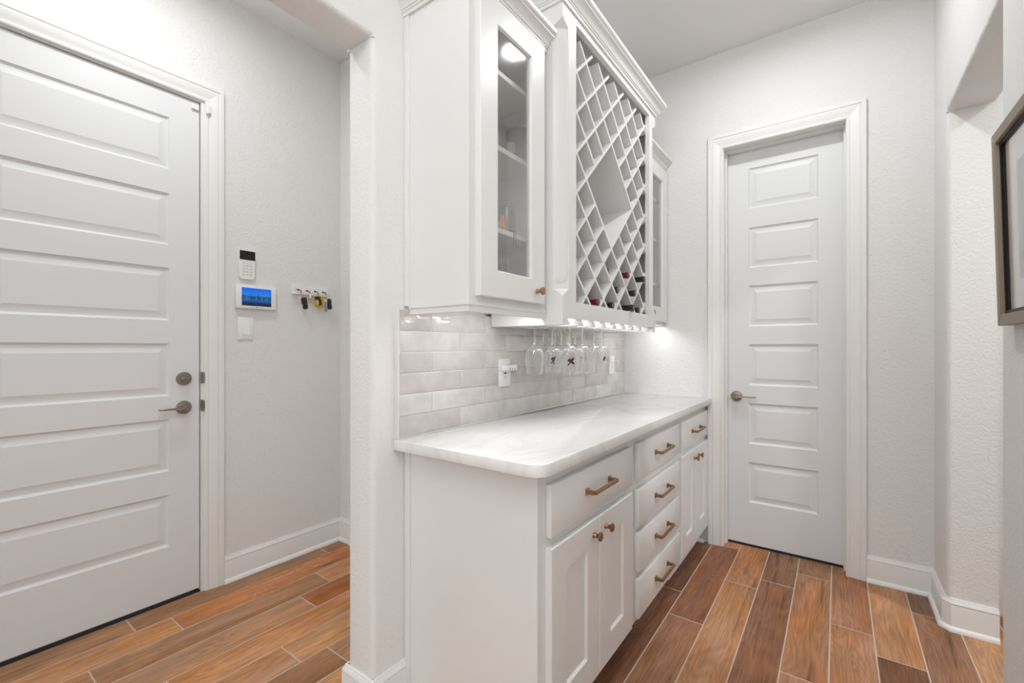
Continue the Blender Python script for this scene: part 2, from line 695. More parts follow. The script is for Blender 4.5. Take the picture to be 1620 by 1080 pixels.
# ---- moulded six-panel doors
def panel_door(name, x_of, u0, u1, z0, z1, pu0, pu1, rows, thick):
    """x_of(u, w, z) -> world point; w is the depth out of the door face (negative is into the slab)"""
    mb = MB()

    def quad(a, b, c, d):
        mb.add([x_of(*p) for p in (a, b, c, d)], [(0, 1, 2, 3)])

    def rect(ua, ub, za, zb, w_=0.0):
        quad((ua, w_, za), (ub, w_, za), (ub, w_, zb), (ua, w_, zb))
    rect(u0, pu0, z0, z1)
    rect(pu1, u1, z0, z1)
    zs = [z0] + [z for r in sorted(rows) for z in r] + [z1]
    for i in range(0, len(zs), 2):
        rect(pu0, pu1, zs[i], zs[i + 1])
    # edges and back
    for (ua, za, ub, zb) in ((u0, z0, u1, z0), (u1, z0, u1, z1), (u1, z1, u0, z1), (u0, z1, u0, z0)):
        quad((ua, 0, za), (ub, 0, zb), (ub, -thick, zb), (ua, -thick, za))
    rect(u0, u1, z0, z1, -thick)
    door = struct(name, mb, M['door'], smooth=False)
    for za, zb in rows:
        pm_ = MB()
        lev = [(0, 0), (0.003, -0.0055), (0.010, -0.0095), (0.014, -0.0095), (0.042, -0.0015), (0.043, -0.001)]
        rs = []
        for o, w_ in lev:
            rs.append([x_of(pu0 + o, w_, za + o), x_of(pu1 - o, w_, za + o), x_of(pu1 - o, w_, zb - o), x_of(pu0 + o, w_, zb - o)])
        n = len(rs)
        vs = [p for r in rs for p in r]
        fs = []
        for k in range(n - 1):
            fs += [(k * 4 + i, k * 4 + (i + 1) % 4, k * 4 + 4 + (i + 1) % 4, k * 4 + 4 + i) for i in range(4)]
        fs.append(tuple((n - 1) * 4 + i for i in range(4)))
        pm_.add(vs, fs)
        obj('panel', pm_, M['door'], door, ang=20)
    return door


ROWS = [(0.271, 0.520), (0.634, 0.886), (0.997, 1.2512), (1.3615, 1.6150), (1.7258, 1.9750), (2.092, 2.342)]
XD = XL - 0.012
door1 = panel_door('door_1', lambda u, wv, z: (XD + wv, u, z), 0.0794, 0.9067, 0.021, 2.4640, 0.2030, 0.7821, ROWS, 0.042)
YD = YF + 0.096
door2 = panel_door('door_2', lambda u, wv, z: (u, YD - wv, z), 0.668, 1.2700, 0.0125, 2.4560, 0.7896, 1.1475, ROWS, 0.036)


def fix_normals(o):
    pass


# jambs and stops, sweep and a strip painted near-black as shade under each door
jm = MB()
jm.box(XL - 0.14, XL + 0.0, DLY0 - 0.0, 0.0774, 0, DLZ)
jm.box(XL - 0.14, XL + 0.0, 0.9110, DLY1, 0, DLZ)
jm.box(XL - 0.14, XL + 0.0, 0.0774, 0.9110, 2.4680, DLZ)
obj('door_jamb', jm, M['trim'], door1)
obj('door_stop', MB().box(XL - 0.075, XL - 0.058, 0.895, 0.911, 0, 2.468).box(XL - 0.075, XL - 0.058, 0.0774, 0.895, 2.452, 2.468), M['dark'], door1)  # this stop is painted near-black, as shade in the door's edge gap
obj('door_sweep', MB().box(XD - 0.040, XD - 0.001, 0.0794, 0.9067, 0.0175, 0.0205), M['sweep'], door1)
obj('shade_strip', MB().box(XL - 0.14, XL - 0.010, 0.0774, 0.911, -0.002, 0.005), M['dark'], door1)
jm = MB()
jm.box(DFX0, 0.6655, YF, YF + 0.14, 0, 2.4606)
jm.box(1.2725, DFX1, YF, YF + 0.14, 0, 2.4606)
jm.box(DFX0, DFX1, YF, YF + 0.14, 2.4606, DFZ)
obj('door_jamb', jm, M['trim'], door2)
st = MB()
st.box(0.6655, 0.6740, YF + 0.052, YD - 0.003, 0, 2.4606)
st.box(1.2640, 1.2725, YF + 0.052, YD - 0.003, 0, 2.4606)
st.box(0.6740, 1.2640, YF + 0.052, YD - 0.003, 2.450, 2.4606)
obj('door_stop', st, M['trim'], door2, bev=0.001)
obj('shade_strip', MB().box(0.6655, 1.2725, YD - 0.004, YF + 0.14, -0.002, 0.0045), M['dark'], door2)


def lever(parent, root, out, along, label_key=None):
    """round rosette, neck and a thin flat lever; out and along are unit vectors"""
    r = Vector(root)
    o = Vector(out)
    a = Vector(along)
    up = Vector((0, 0, 1))

    def ring(c, rad, n=28):
        return [c + (a * math.cos(2 * math.pi * i / n) + up * math.sin(2 * math.pi * i / n)) * rad for i in range(n)]
    ro = obj('rosette', MB().rings([ring(r, 0.033), ring(r + o * 0.006, 0.033), ring(r + o * 0.010, 0.030), ring(r + o * 0.012, 0.020), ring(r + o * 0.013, 0.016)]), M['nickel'], parent)
    obj('neck', MB().rings([ring(r + o * 0.012, 0.0145, 20), ring(r + o * 0.030, 0.0125, 20), ring(r + o * 0.050, 0.0125, 20), ring(r + o * 0.054, 0.010, 20)]), M['nickel'], ro)
    c0 = r + o * 0.048
    rs = []
    for t, hw, th in ((-0.010, 0.010, 0.006), (0.0, 0.012, 0.007), (0.02, 0.011, 0.006), (0.06, 0.010, 0.0045), (0.100, 0.010, 0.004), (0.112, 0.008, 0.0035)):
        c = c0 + a * t + o * (-0.006 * max(0, t) / 0.11)
        rs.append([c + o * hw * s1 + up * th * s2 for s1, s2 in ((-1, -1), (1, -1), (1, 1), (-1, 1))])
    obj('lever', MB().rings(rs), M['nickel'], ro, bev=0.0012)
    return ro


lever(door1, (XD, 0.8403, 0.9365), (1, 0, 0), (0, -1, 0))
lever(door2, (0.7225, YD, 0.926), (0, -1, 0), (1, 0, 0))
# deadbolt with thumb turn
db = obj('deadbolt', MB().lathe([(0.0325, XD), (0.0325, XD + 0.008), (0.029, XD + 0.013), (0.012, XD + 0.015)], (0, 0.8403, 1.0785), 'x', 28), M['nickel'], door1)
obj('thumb_turn', MB().box(XD + 0.014, XD + 0.032, 0.8403 - 0.018, 0.8403 + 0.018, 1.0785 - 0.006, 1.0785 + 0.005), M['nickel'], db, bev=0.004, seg=2)
for zc in (1.079, 0.939):
    obj('strike_plate', MB().box(XL - 0.010, XL + 0.0025, 0.9098, 0.9225, zc - 0.029, zc + 0.029).box(XL + 0.0025, XL + 0.0105, 0.9165, 0.9235, zc - 0.026, zc + 0.026), M['nickel'], door1, bev=0.002)
# door contact sensor at the top corner
obj('contact_magnet', MB().box(XD + 0.0005, XD + 0.012, 0.872, 0.903, 2.4225, 2.4490), M['white_plastic'], door1, bev=0.002)
obj('contact_sensor', MB().box(XL + 0.0115, XL + 0.030, 0.9275, 0.9385, 2.412, 2.462).box(XL + 0.0115, XL + 0.024, 0.9385, 0.948, 2.418, 2.456), M['white_plastic'], trim1, bev=0.002)

# ================================================================ backsplash
bs = tag(obj('tile_backsplash', MB().box(0.001, 0.0218, 1.014, YF - 0.001, 0.9150, 1.3640), M['tile_grout'], origin='base'),
         'glossy pale grey subway tile backsplash behind the white countertop', 'backsplash')
rows_z = [1.2889 + 0.0737 - 0.0737 * i for i in range(7)]
JY = {0: 1.1675, 1: 1.3165, 2: 1.1675, 3: 1.3150, 4: 1.1673, 5: 1.3200}
tile_cols = [srgb(206, 201, 197), srgb(213, 209, 206), srgb(198, 192, 188), srgb(208, 203, 199), srgb(203, 197, 193)]
for i in range(6):
    zt, zb_ = rows_z[i], rows_z[i + 1]
    y = JY[i] - 0.3105
    while y < YF:
        ya, yb = max(y, 1.0163), min(y + 0.3105, YF - 0.002)
        if yb - ya > 0.02:
            m_ = MB().box(0.0100, 0.0245 + random.uniform(-0.0006, 0.0006), ya + 0.0009, yb - 0.0009, max(zb_ + 0.0009, 0.9155), zt - 0.0009)
            t = obj('tile', m_, M['tile'], bs, bev=0.0036, seg=3, ang=80)
            c = random.choice(tile_cols)
            t.color = c
        y += 0.3105

# ================================================================ base cabinets
XF, XDR = 0.557, 0.577


def slab_front(name, parent, y0, y1, z0, z1, x0=XF, x1=XDR):
    return obj(name, MB().box(x0, x1, y0, y1, z0, z1), M['cab'], parent, bev=0.003, seg=2)


def shaker(name, parent, y0, y1, z0, z1, x0, x1, stile, bottom, top, glass=False):
    """frame-and-panel door facing +x"""
    mb = MB()

    def R(o, x):
        return [(x, y0 + o[0], z0 + o[1]), (x, y1 - o[0], z0 + o[1]), (x, y1 - o[0], z1 - o[2]), (x, y0 + o[0], z1 - o[2])]
    e = 0.003
    f = 0.006
    rs = [R((0, 0, 0), x0), R((0, 0, 0), x1 - e), R((e, e, e), x1),
          R((stile, bottom, top), x1), R((stile + f, bottom + f, top + f), x1 - 0.0075),
          R((stile + f, bottom + f, top + f), x0)]
    n = len(rs)
    vs = [p for r in rs for p in r]
    fs = []
    for k in range(n):
        k2 = (k + 1) % n
        fs += [(k * 4 + i, k * 4 + (i + 1) % 4, k2 * 4 + (i + 1) % 4, k2 * 4 + i) for i in range(4)]
    mb.add(vs, fs)
    d = obj(name, mb, M['cab'], parent, ang=20)
    g = f - 0.001
    if glass:
        obj('glass_pane', MB().box(x0 + 0.006, x0 + 0.010, y0 + stile + g, y1 - stile - g, z0 + bottom + g, z1 - top - g), M['pane'], d)
    else:
        obj('panel', MB().box(x0 + 0.002, x1 - 0.0085, y0 + stile + g, y1 - stile - g, z0 + bottom + g, z1 - top - g), M['cab'], d)
    return d


def bar_handle(parent, yc, zc, half=0.088):
    h = obj('handle', MB().box(XDR + 0.026, XDR + 0.036, yc - half - 0.002, yc + half + 0.002, zc - 0.006, zc + 0.006), M['brass'], parent, bev=0.002)
    for s in (-1, 1):
        y = yc + s * half
        mb = MB()
        rs = []
        for x, hy, hz in ((XDR, 0.0105, 0.0105), (XDR + 0.003, 0.0105, 0.0105), (XDR + 0.008, 0.006, 0.006), (XDR + 0.028, 0.0055, 0.006)):
            rs.append([(x, y - hy, zc - hz), (x, y + hy, zc - hz), (x, y + hy, zc + hz), (x, y - hy, zc + hz)])
        mb.rings(rs)
        obj('post', mb, M['brass'], h)
    return h


def knob(parent, x, yc, zc, m_):
    prof = [(0.0095, x), (0.0095, x + 0.003), (0.0068, x + 0.008), (0.0065, x + 0.014), (0.0105, x + 0.020), (0.0155, x + 0.0235), (0.0155, x + 0.027), (0.0130, x + 0.029)]
    return obj('knob', MB().lathe(prof, (0, yc, zc), 'x', 24), m_, parent)


def base_carcass(root, y0, y1, opens):
    """box, face frame bars round the openings, toe kick"""
    c = MB()
    c.box(0.012, 0.537, y0, y0 + 0.016, 0.0, 0.876) if root['_end'] else c.box(0.012, 0.537, y0, y0 + 0.016, 0.10, 0.876)
    c.box(0.012, 0.537, y1 - 0.016, y1, 0.10, 0.876)
    c.box(0.012, 0.537, y0 + 0.016, y1 - 0.016, 0.10, 0.116)
    c.box(0.002, 0.012, y0, y1, 0.10, 0.876)
    obj('carcass', c, M['cab'], root, smooth=False)
    f = MB()
    f.box(0.537, XF, y0, y0 + 0.048, 0.10, 0.876)
    f.box(0.537, XF, y1 - 0.048, y1, 0.10, 0.876)
    for za, zb_ in opens:
        f.box(0.537, XF, y0 + 0.048, y1 - 0.048, za, zb_)
    obj('face_frame', f, M['cab'], root, smooth=False)
    del root['_end']


# left unit: one drawer over two doors
bl = thing('base_cabinet', (0.28, 1.41, 0), 'white base cabinet with a wide drawer over two doors, next to the wall end', 'cabinet')
bl['_end'] = 1
base_carcass(bl, 1.060, 1.757, [(0.10, 0.130), (0.640, 0.700), (0.830, 0.876)])
obj('scribe_strip', MB().box(0.002, 0.030, 1.0555, 1.060, 0.0, 0.876), M['cab'], bl, bev=0.001)
obj('corner_strip', MB().box(0.527, 0.5572, 1.0575, 1.060, 0.0, 0.876), M['cab'], bl, bev=0.001)
d = slab_front('drawer_front', bl, 1.100, 1.724, 0.685, 0.838)
bar_handle(d, 1.412, 0.763)
for (ya, yb, ky) in ((1.100, 1.4195, 1.374), (1.4225, 1.724, 1.468)):
    d = shaker('door', bl, ya, yb, 0.114, 0.655, XF, XDR, 0.0895, 0.097, 0.090)
    knob(d, XDR, ky, 0.605, M['brass'])
obj('toe_kick', MB().box(0.484, 0.500, 1.076, 1.757, 0, 0.10), M['cab'], bl)

# middle unit: four drawers
bm_ = thing('base_cabinet', (0.28, 2.08, 0), 'white base cabinet made of a stack of four drawers, between the two door cabinets', 'cabinet')
bm_['_end'] = 0
base_carcass(bm_, 1.759, 2.408, [(0.10, 0.128), (0.268, 0.318), (0.456, 0.502), (0.636, 0.694), (0.830, 0.876)])
for za, zb_ in ((0.685, 0.838), (0.492, 0.645), (0.308, 0.466), (0.114, 0.277)):
    d = slab_front('drawer_front', bm_, 1.796, 2.386, za, zb_)
    bar_handle(d, 2.091, (za + zb_) / 2 + 0.002)
obj('toe_kick', MB().box(0.484, 0.500, 1.759, 2.408, 0, 0.10), M['cab'], bm_)

# right unit: drawer over two doors
br = thing('base_cabinet', (0.28, 2.71, 0), 'white base cabinet with a small drawer over two narrow doors, beside the far door', 'cabinet')
br['_end'] = 0
base_carcass(br, 2.410, 3.021, [(0.10, 0.130), (0.640, 0.700), (0.830, 0.876)])
d = slab_front('drawer_front', br, 2.430, 3.008, 0.685, 0.838)
bar_handle(d, 2.716, 0.763)
for (ya, yb, ky) in ((2.430, 2.7175, 2.672), (2.7205, 3.008, 2.766)):
    d = shaker('door', br, ya, yb, 0.114, 0.655, XF, XDR, 0.085, 0.097, 0.090)
    knob(d, XDR, ky, 0.605, M['brass'])
tk = obj('toe_kick', MB().box(0.484, 0.500, 2.410, 3.021, 0, 0.10), M['cab'], br)
obj('shoe_moulding', MB().sweep([(0.486, 2.41), (0.486, 3.0235), (0.556, 3.0235)], SHOE_P, 1), M['trim'], tk)

# ================================================================ countertop
ct = MB()
CT0, CT1 = 0.8784, 0.9142
poly = rounded_poly([(0.002, 1.008), (0.600, 1.008), (0.600, YF - 0.001), (0.002, YF - 0.001)], [0, 0.048, 0, 0], seg=10)
ct.prism(poly, 'z', CT0, CT1)
tag(obj('countertop', ct, M['quartz'], bev=0.003, seg=2, origin='base'), 'white quartz countertop with one rounded corner, lying across the base cabinets', 'countertop')

# ================================================================ wall cabinets
CROWN = [(0.0, 0.0), (0.008, 0.0), (0.010, 0.010), (0.014, 0.012), (0.014, 0.017), (0.018, 0.019), (0.024, 0.032), (0.036, 0.045), (0.042, 0.048),
         (0.042, 0.053), (0.048, 0.056), (0.052, 0.061), (0.053, 0.070), (0.050, 0.078), (0.0, 0.078)]
SH_Z = (2.1855, 1.9220, 1.6330)


def end_cabinet(label, y0, y1, dy0, dy1, side, glass_z):
    """narrow glass-door wall cabinet; side -1 has its exposed end at y0"""
    zb_, zt = 1.376, 2.470
    root = thing('wall_cabinet', (0.15, (y0 + y1) / 2, zb_), label, 'cabinet')
    c = MB()
    c.box(0.001, 0.281, y0, y0 + 0.016, zb_, zt)
    c.box(0.001, 0.281, y1 - 0.016, y1, zb_, zt)
    c.box(0.001, 0.281, y0 + 0.016, y1 - 0.016, 1.392, 1.408)
    c.box(0.001, 0.281, y0 + 0.016, y1 - 0.016, 2.400, 2.416)
    c.box(0.001, 0.009, y0 + 0.016, y1 - 0.016, 1.408, 2.400)
    obj('carcass', c, M['cab'], root, smooth=False)
    f = MB()
    f.box(0.281, 0.301, y0, y0 + 0.045, zb_, zt)
    f.box(0.281, 0.301, y1 - 0.045, y1, zb_, zt)
    f.box(0.281, 0.301, y0 + 0.045, y1 - 0.045, zb_, 1.412)
    f.box(0.281, 0.301, y0 + 0.045, y1 - 0.045, 2.360, zt)
    obj('face_frame', f, M['cab'], root, smooth=False)
    for z in SH_Z:
        obj('shelf', MB().box(0.0095, 0.276, y0 + 0.0165, y1 - 0.0165, z, z + 0.0185), M['cab'], root, bev=0.001)
    ph = MB()
    for x in (0.055, 0.225):
        for k in range(30):
            z = 1.45 + 0.031 * k
            for yy, s in ((y1 - 0.0162, 1), (y0 + 0.0162, -1)):
                ph.lathe([(0.0028, yy - 0.0006 * s), (0.0028, yy + 0.0001 * s)], (x, 0, z), 'y', 6)
    o = obj('shelf_pin_holes', ph, M['grey_mark'], root)
    o['kind'] = 'stuff'
    st_ = glass_z[2]
    d = shaker('door', root, dy0, dy1, 1.397, 2.392, 0.301, 0.322, st_, glass_z[0] - 1.397, 2.392 - glass_z[1], glass=True)
    return root, d


ul, dl = end_cabinet('white glass-door wall cabinet holding a grey bucket and orange ornament', 1.060, 1.5130, 1.091, 1.4768, -1, (1.4835, 2.3070, 0.089))
knob(dl, 0.322, 1.4215, 1.4423, M['copper'])
obj('scribe_strip', MB().box(0.001, 0.024, 1.0550, 1.060, 1.376, 2.40), M['cab'], ul, bev=0.001)
obj('crown_moulding', MB().sweep([(0.0, 1.060), (0.301, 1.060), (0.301, 1.5130)], [(o, z + 2.392) for o, z in CROWN], 1), M['cab'], ul, ang=25)
# light rail beneath: small stepped moulding
RAIL = [(-0.016, 1.376), (0.006, 1.376), (0.006, 1.367), (0.002, 1.363), (0.002, 1.3465), (-0.001, 1.3445), (-0.016, 1.3445)]
obj('light_rail', MB().sweep([(0.026, 1.0615), (0.300, 1.0615), (0.300, 1.5130)], RAIL, 1), M['cab'], ul, ang=25)

ur, dr = end_cabinet('white wall cabinet with a narrow glass door, by the far wall beyond the wine rack', 2.5965, 3.0225, 2.640, 3.013, 1, (1.4835, 2.3070, 0.089))
knob(dr, 0.322, 2.684, 1.4423, M['copper'])
obj('crown_moulding', MB().sweep([(0.301, 2.5965), (0.301, 3.0225)], [(o, z + 2.392) for o, z in CROWN], 1), M['cab'], ur, ang=25)

# LED bars under the two end cabinets
def light_bar(parent, lx, lz, y0, y1):
    h = obj('light_bar', MB().box(lx - 0.014, lx + 0.014, y0, y1, lz - 0.006, lz), M['white_plastic'], parent, bev=0.001)
    obj('diffuser', MB().box(lx - 0.010, lx + 0.010, y0 + 0.01, y1 - 0.01, lz - 0.0085, lz - 0.0062), M['led_dim'] if y1 - y0 > 0.6 else M['led'], h)


light_bar(ul, 0.262, 1.3915, 1.10, 1.48)
light_bar(ur, 0.262, 1.3915, 2.64, 2.98)

# ================================================================ wine rack cabinet
WY0, WY1, WX = 1.515, 2.5945, 0.380
WZB, WZT = 1.345, 2.572
CH = 0.047
wc = thing('wine_rack_cabinet', (0.19, 2.0545, WZB), 'deep white wine rack cabinet with a diagonal lattice front, between the two glass-door cabinets', 'cabinet')
light_bar(wc, 0.325, 1.3585, 1.56, 2.55)
c = MB()
c.box(0.027, WX - CH, WY0, WY0 + 0.018, WZB, WZT)
c.box(0.027, WX - CH, WY1 - 0.018, WY1, WZB, WZT)
c.box(0.027, 0.356, WY0 + 0.018, WY1 - 0.018, 1.3600, 1.3660)
c.box(0.027, 0.356, WY0 + 0.018, WY1 - 0.018, 2.556, WZT)
c.box(0.027, 0.036, WY0 + 0.018, WY1 - 0.018, 1.366, 2.556)
obj('carcass', c, M['cab'], wc, smooth=False)
OY0, OY1, OZ0, OZ1 = 1.6235, 2.492, 1.4145, 2.538
f = MB()
f.box(0.358, WX, OY0, OY1, WZB, OZ0)
f.box(0.358, WX, OY0, OY1, OZ1, WZT)
f.box(0.358, WX, WY0 + CH, OY0, WZB, WZT)
f.box(0.358, WX, OY1, WY1 - CH, WZB, WZT)
obj('face_frame', f, M['cab'], wc, smooth=False)


def corner_post(s):
    """stop-chamfered corner post; s=+1 for the near (low y) corner, -1 for the far one"""
    yc = WY0 if s > 0 else WY1
    prof = [(WZB, 0.0), (1.425, 0.0), (1.4315, 0.002), (1.445, 0.018), (1.4625, CH), (2.4850, CH), (2.500, 0.018), (2.5125, 0.002), (2.518, 0.0), (WZT, 0.0)]
    rs = []
    for z, ch in prof:
        ch = max(ch, 0.0002)
        rs.append([(WX - CH, yc, z), (WX - ch, yc, z), (WX, yc + s * ch, z), (WX, yc + s * CH, z), (WX - CH, yc + s * CH, z)])
    p = obj('corner_post', MB().rings(rs), M['cab'], wc, ang=30)
    # shallow rounded bead lying on the chamfer, with round ends
    n = Vector((1, -s, 0)).normalized()
    t = Vector((1, s, 0)).normalized()
    mid = Vector((WX - CH / 2, yc + s * CH / 2, 0))
    hw = CH * 0.70
    rs = []
    z0, z1 = 1.482, 2.4640
    for z, k in ((z0, 0.05), (z0 + 0.006, 0.55), (z0 + 0.016, 0.85), (z0 + 0.030, 1.0), (z1 - 0.030, 1.0), (z1 - 0.016, 0.85), (z1 - 0.006, 0.55), (z1, 0.05)):
        ring = []
        for i in range(9):
            a = math.pi * i / 8
            q = mid - t * math.cos(a) * hw * 0.90 * k + n * (math.sin(a) * 0.0038 * k - 0.0005)
            ring.append((q.x, q.y, z))
        rs.append(ring)
    obj('bead', MB().rings(rs), M['cab'], p, ang=50)


corner_post(1)
corner_post(-1)
obj('crown_moulding', MB().sweep([(0.027, WY0), (WX, WY0), (WX, WY1), (0.027, WY1)], [(o, z + 2.566) for o, z in CROWN], 1), M['cab'], wc, ang=25)

# lattice: two families of boards, halved into one another, with a three-by-three field left open
HY, HZ, KY0, KZ0 = 0.0893, 0.0841, 1.672, 2.2137
LX0, LX1 = 0.045, 0.357
LT = 0.0120
Y0L, Y1L, Z0L, Z1L = OY0 - 0.012, OY1 + 0.012, 1.3665, 2.524
dirn = {1: Vector((HY, HZ)).normalized(), -1: Vector((HY, -HZ)).normalized()}
slope = HZ / HY


def slat(s, ya, yb, c0):
    """board along z = c0 + s*slope*(y-KY0) from ya to yb"""
    za, zb__ = c0 + s * slope * (ya - KY0), c0 + s * slope * (yb - KY0)
    d_ = dirn[s]
    nrm = Vector((-d_.y, d_.x)) * (LT / 2)
    a, b = Vector((ya, za)), Vector((yb, zb__))
    pts = [a - nrm, b - nrm, b + nrm, a + nrm]
    obj('lattice_slat', MB().prism([(p.x, p.y) for p in pts], 'x', LX0, LX1 - (0.0006 if s < 0 else 0.0)), M['cab'], wc, smooth=False)


BIG_C = (KY0 + 4 * HY, KZ0 - 3 * HZ)
for s in (1, -1):
    for m_ in range(-14, 24):
        # line passes nodes where index k and n: z = KZ0 - 2*HZ*m_ (at k=0) + s*HZ*k
        c0 = KZ0 - 2 * HZ * m_
        # clip to the rectangle
        ys = [Y0L, Y1L]
        z_at = lambda y: c0 + s * slope * (y - KY0)
        y_at = lambda z: KY0 + (z - c0) / (s * slope)
        lo, hi = sorted((y_at(Z0L), y_at(Z1L)))
        ya, yb = max(Y0L, lo), min(Y1L, hi)
        if yb - ya < 0.02:
            continue
        # part inside the open field: |k|,|n| within 3 half cells along the board's own direction
        # in lattice units: u = (y-BIG.y)/HY, v = (z-BIG.z)/HZ ; open where |u+v|<3 and |u-v|<3
        u0 = (KY0 - BIG_C[0]) / HY
        v0 = (c0 - BIG_C[1]) / HZ
        const = v0 - s * u0            # v - s*u is constant along the board
        if abs(const) < 2.9:
            # other coordinate v + s*u = const + 2*s*u ; open for |.|<3
            ua = (-3 - const) / (2 * s)
            ub = (3 - const) / (2 * s)
            ua, ub = sorted((ua, ub))
            yo0, yo1 = BIG_C[0] + ua * HY, BIG_C[0] + ub * HY
            if yo0 - ya > 0.01:
                slat(s, ya, min(yo0, yb), c0)
            if yb - yo1 > 0.01:
                slat(s, max(yo1, ya), yb, c0)
        else:
            slat(s, ya, yb, c0)

# ================================================================ stemware rack under the wine cabinet
sr = thing('stemware_rack', (0.2, 2.05, 1.32), 'white slotted stemware rack hanging below the lattice wine cabinet', 'rack')
SLOT = 0.1155
SY = [1.608 + SLOT * i for i in range(9)]
edges = [SY[0] - SLOT / 2 + SLOT * i for i in range(10)]
for i, y in enumerate(edges):
    if i == 0:
        pr_ = [(WY0, 1.3448), (WY0, 1.3200), (1.574, 1.3200), (1.574, 1.3255), (1.556, 1.3448)]
    elif i == 9:
        pr_ = [(WY1, 1.3448), (WY1, 1.3200), (2.555, 1.3200), (2.555, 1.3255), (2.570, 1.3448)]
    else:
        pr_ = [(y - 0.008, 1.3448), (y - 0.024, 1.3255), (y - 0.024, 1.3200), (y + 0.024, 1.3200), (y + 0.024, 1.3255), (y + 0.008, 1.3448)]
    obj('glass_rail', MB().prism(pr_, 'x', 0.027, 0.379), M['cab'], sr, smooth=False)

# wine glasses hanging upside down by their feet (built hanging, origin at the foot)
gl = thing('wine_glass', (0.19, SY[0], 1.3258), 'clear', 'glass', 'wine glasses hanging in the stemware rack')
ox, oy, oz = gl.location
FOOT = [(0.0338, 0.0), (0.0345, 0.0010), (0.0338, 0.0018), (0.015, 0.0022), (0.006, 0.0026)]
obj('foot', MB().lathe([(r, oz + h) for r, h in FOOT], (ox, oy, 0), 'z', 28), M['stemglass'], gl)
obj('stem', MB().lathe([(0.0058, oz + 0.0008), (0.0048, oz - 0.008), (0.0040, oz - 0.03), (0.0038, oz - 0.06), (0.0042, oz - 0.074), (0.008, oz - 0.0815), (0.0105, oz - 0.0845)], (ox, oy, 0), 'z', 14), M['stemglass'], gl)
BOWL = [(0.004, -0.0830), (0.014, -0.0865), (0.025, -0.0940), (0.034, -0.1065), (0.0392, -0.1230), (0.0405, -0.1400), (0.0392, -0.1620), (0.0362, -0.1850), (0.0335, -0.2080)]
bowl_mb = MB().lathe([(r, oz + h) for r, h in BOWL], (ox, oy, 0), 'z', 32, cap=False)
bowl = obj('bowl', bowl_mb, M['wineglass'], gl, ang=80)
rim = MB().tube([(ox + 0.0335 * math.cos(a), oy + 0.0335 * math.sin(a), oz - 0.2080) for a in [2 * math.pi * i / 32 for i in range(32)]], 0.0007, 6, closed=True)
obj('rim', rim, M['wineglass'], bowl)
gl['label'] = 'clear plain wine glass at the rack end nearest the outlet with the adapter'
G = 'wine glasses hanging in the stemware rack'
GL = [
    (1, 0.210, 'wine glass with a small dark figure printed on it, beside the plain end glass', 1),
    (1, 0.296, 'frontmost wine glass of the rack, a dark and orange figure printed on it', 2),
    (2, 0.090, 'wine glass at the tile side of the third slot, behind two other glasses', 0),
    (2, 0.190, 'wine glass in the middle of the third slot, between a front and a back glass', 0),
    (2, 0.300, 'front wine glass of the third slot, with small brown figures on its bowl', 3),
    (3, 0.090, 'wine glass at the tile side of the fourth slot, seen through other bowls', 0),
    (3, 0.200, 'wine glass in the middle of the fourth slot, seen through other bowls', 0),
    (3, 0.303, 'front wine glass of the fourth slot, beside the black-marked glass', 0),
    (4, 0.095, 'wine glass at the tile side of the last filled slot', 0),
    (4, 0.290, 'wine glass with one slanted black mark, nearest the far outlet', 4),
]
M['ink'] = mat('black_print', (0.015, 0.015, 0.02), 0.5)
M['ink_tan'] = mat('orange_print', (0.45, 0.22, 0.10), 0.5)


def emblem(parent, kind):
    """small printed motif wrapped on the bowl, on the side facing the hall"""
    root = parent
    cx, cy, cz = root.location
    blobs = {1: [(-0.15, -0.143, 0.0075, 0.004, 0.9), (0.0, -0.150, 0.0085, 0.0045, 1.1), (0.12, -0.139, 0.006, 0.0035, 0.5), (-0.2, -0.160, 0.006, 0.0025, 0.6), (0.02, -0.163, 0.007, 0.002, 1.6)],
             2: [(-0.18, -0.148, 0.010, 0.005, 0.7), (0.02, -0.152, 0.011, 0.0065, 1.0), (0.18, -0.160, 0.009, 0.005, -0.7), (-0.25, -0.166, 0.008, 0.003, 1.0), (0.22, -0.143, 0.007, 0.004, 1.3)],
             3: [(-0.3, -0.140, 0.006, 0.0025, 1.2), (0.2, -0.143, 0.005, 0.002, 1.5)],
             4: [(0.0, -0.150, 0.013, 0.0042, 1.15)]}[kind]
    # direction towards the hall camera side (+x, -y)
    base = math.atan2(-0.75, 0.55)
    mb = MB()
    for da, h, L_, W_, tilt in blobs:
        pts = []
        for i in range(10):
            a = 2 * math.pi * i / 10
            ex, ez = L_ * math.cos(a), W_ * math.sin(a)
            uu = ex * math.cos(tilt) - ez * math.sin(tilt)
            vv = ex * math.sin(tilt) + ez * math.cos(tilt)
            ang = base + da + uu / 0.040
            pts.append((cx + 0.0415 * math.cos(ang), cy + 0.0415 * math.sin(ang), cz + h + vv))
        mb.add(pts, [tuple(range(10))])
    return obj('printed_figure', mb, M['ink_tan'] if kind == 3 else M['ink'], parent, smooth=False)


for sl, x, lab, em in GL:
    g2 = copy_tree(gl, (x, SY[sl], 1.3258), lab, G)
    if em:
        emblem(g2, em)
        if em == 2:
            cx, cy, cz = g2.location
            mb = MB()
            base = math.atan2(-0.75, 0.55)
            for da, h, r_ in ((-0.05, -0.1405, 0.0045), (0.08, -0.136, 0.0035)):
                mb.add([(cx + 0.0418 * math.cos(base + da + r_ * math.cos(a) / 0.04), cy + 0.0418 * math.sin(base + da + r_ * math.cos(a) / 0.04), cz + h + r_ * math.sin(a)) for a in [2 * math.pi * i / 10 for i in range(10)]], [tuple(range(10))])
            obj('printed_figure', mb, M['ink_tan'], g2, smooth=False)

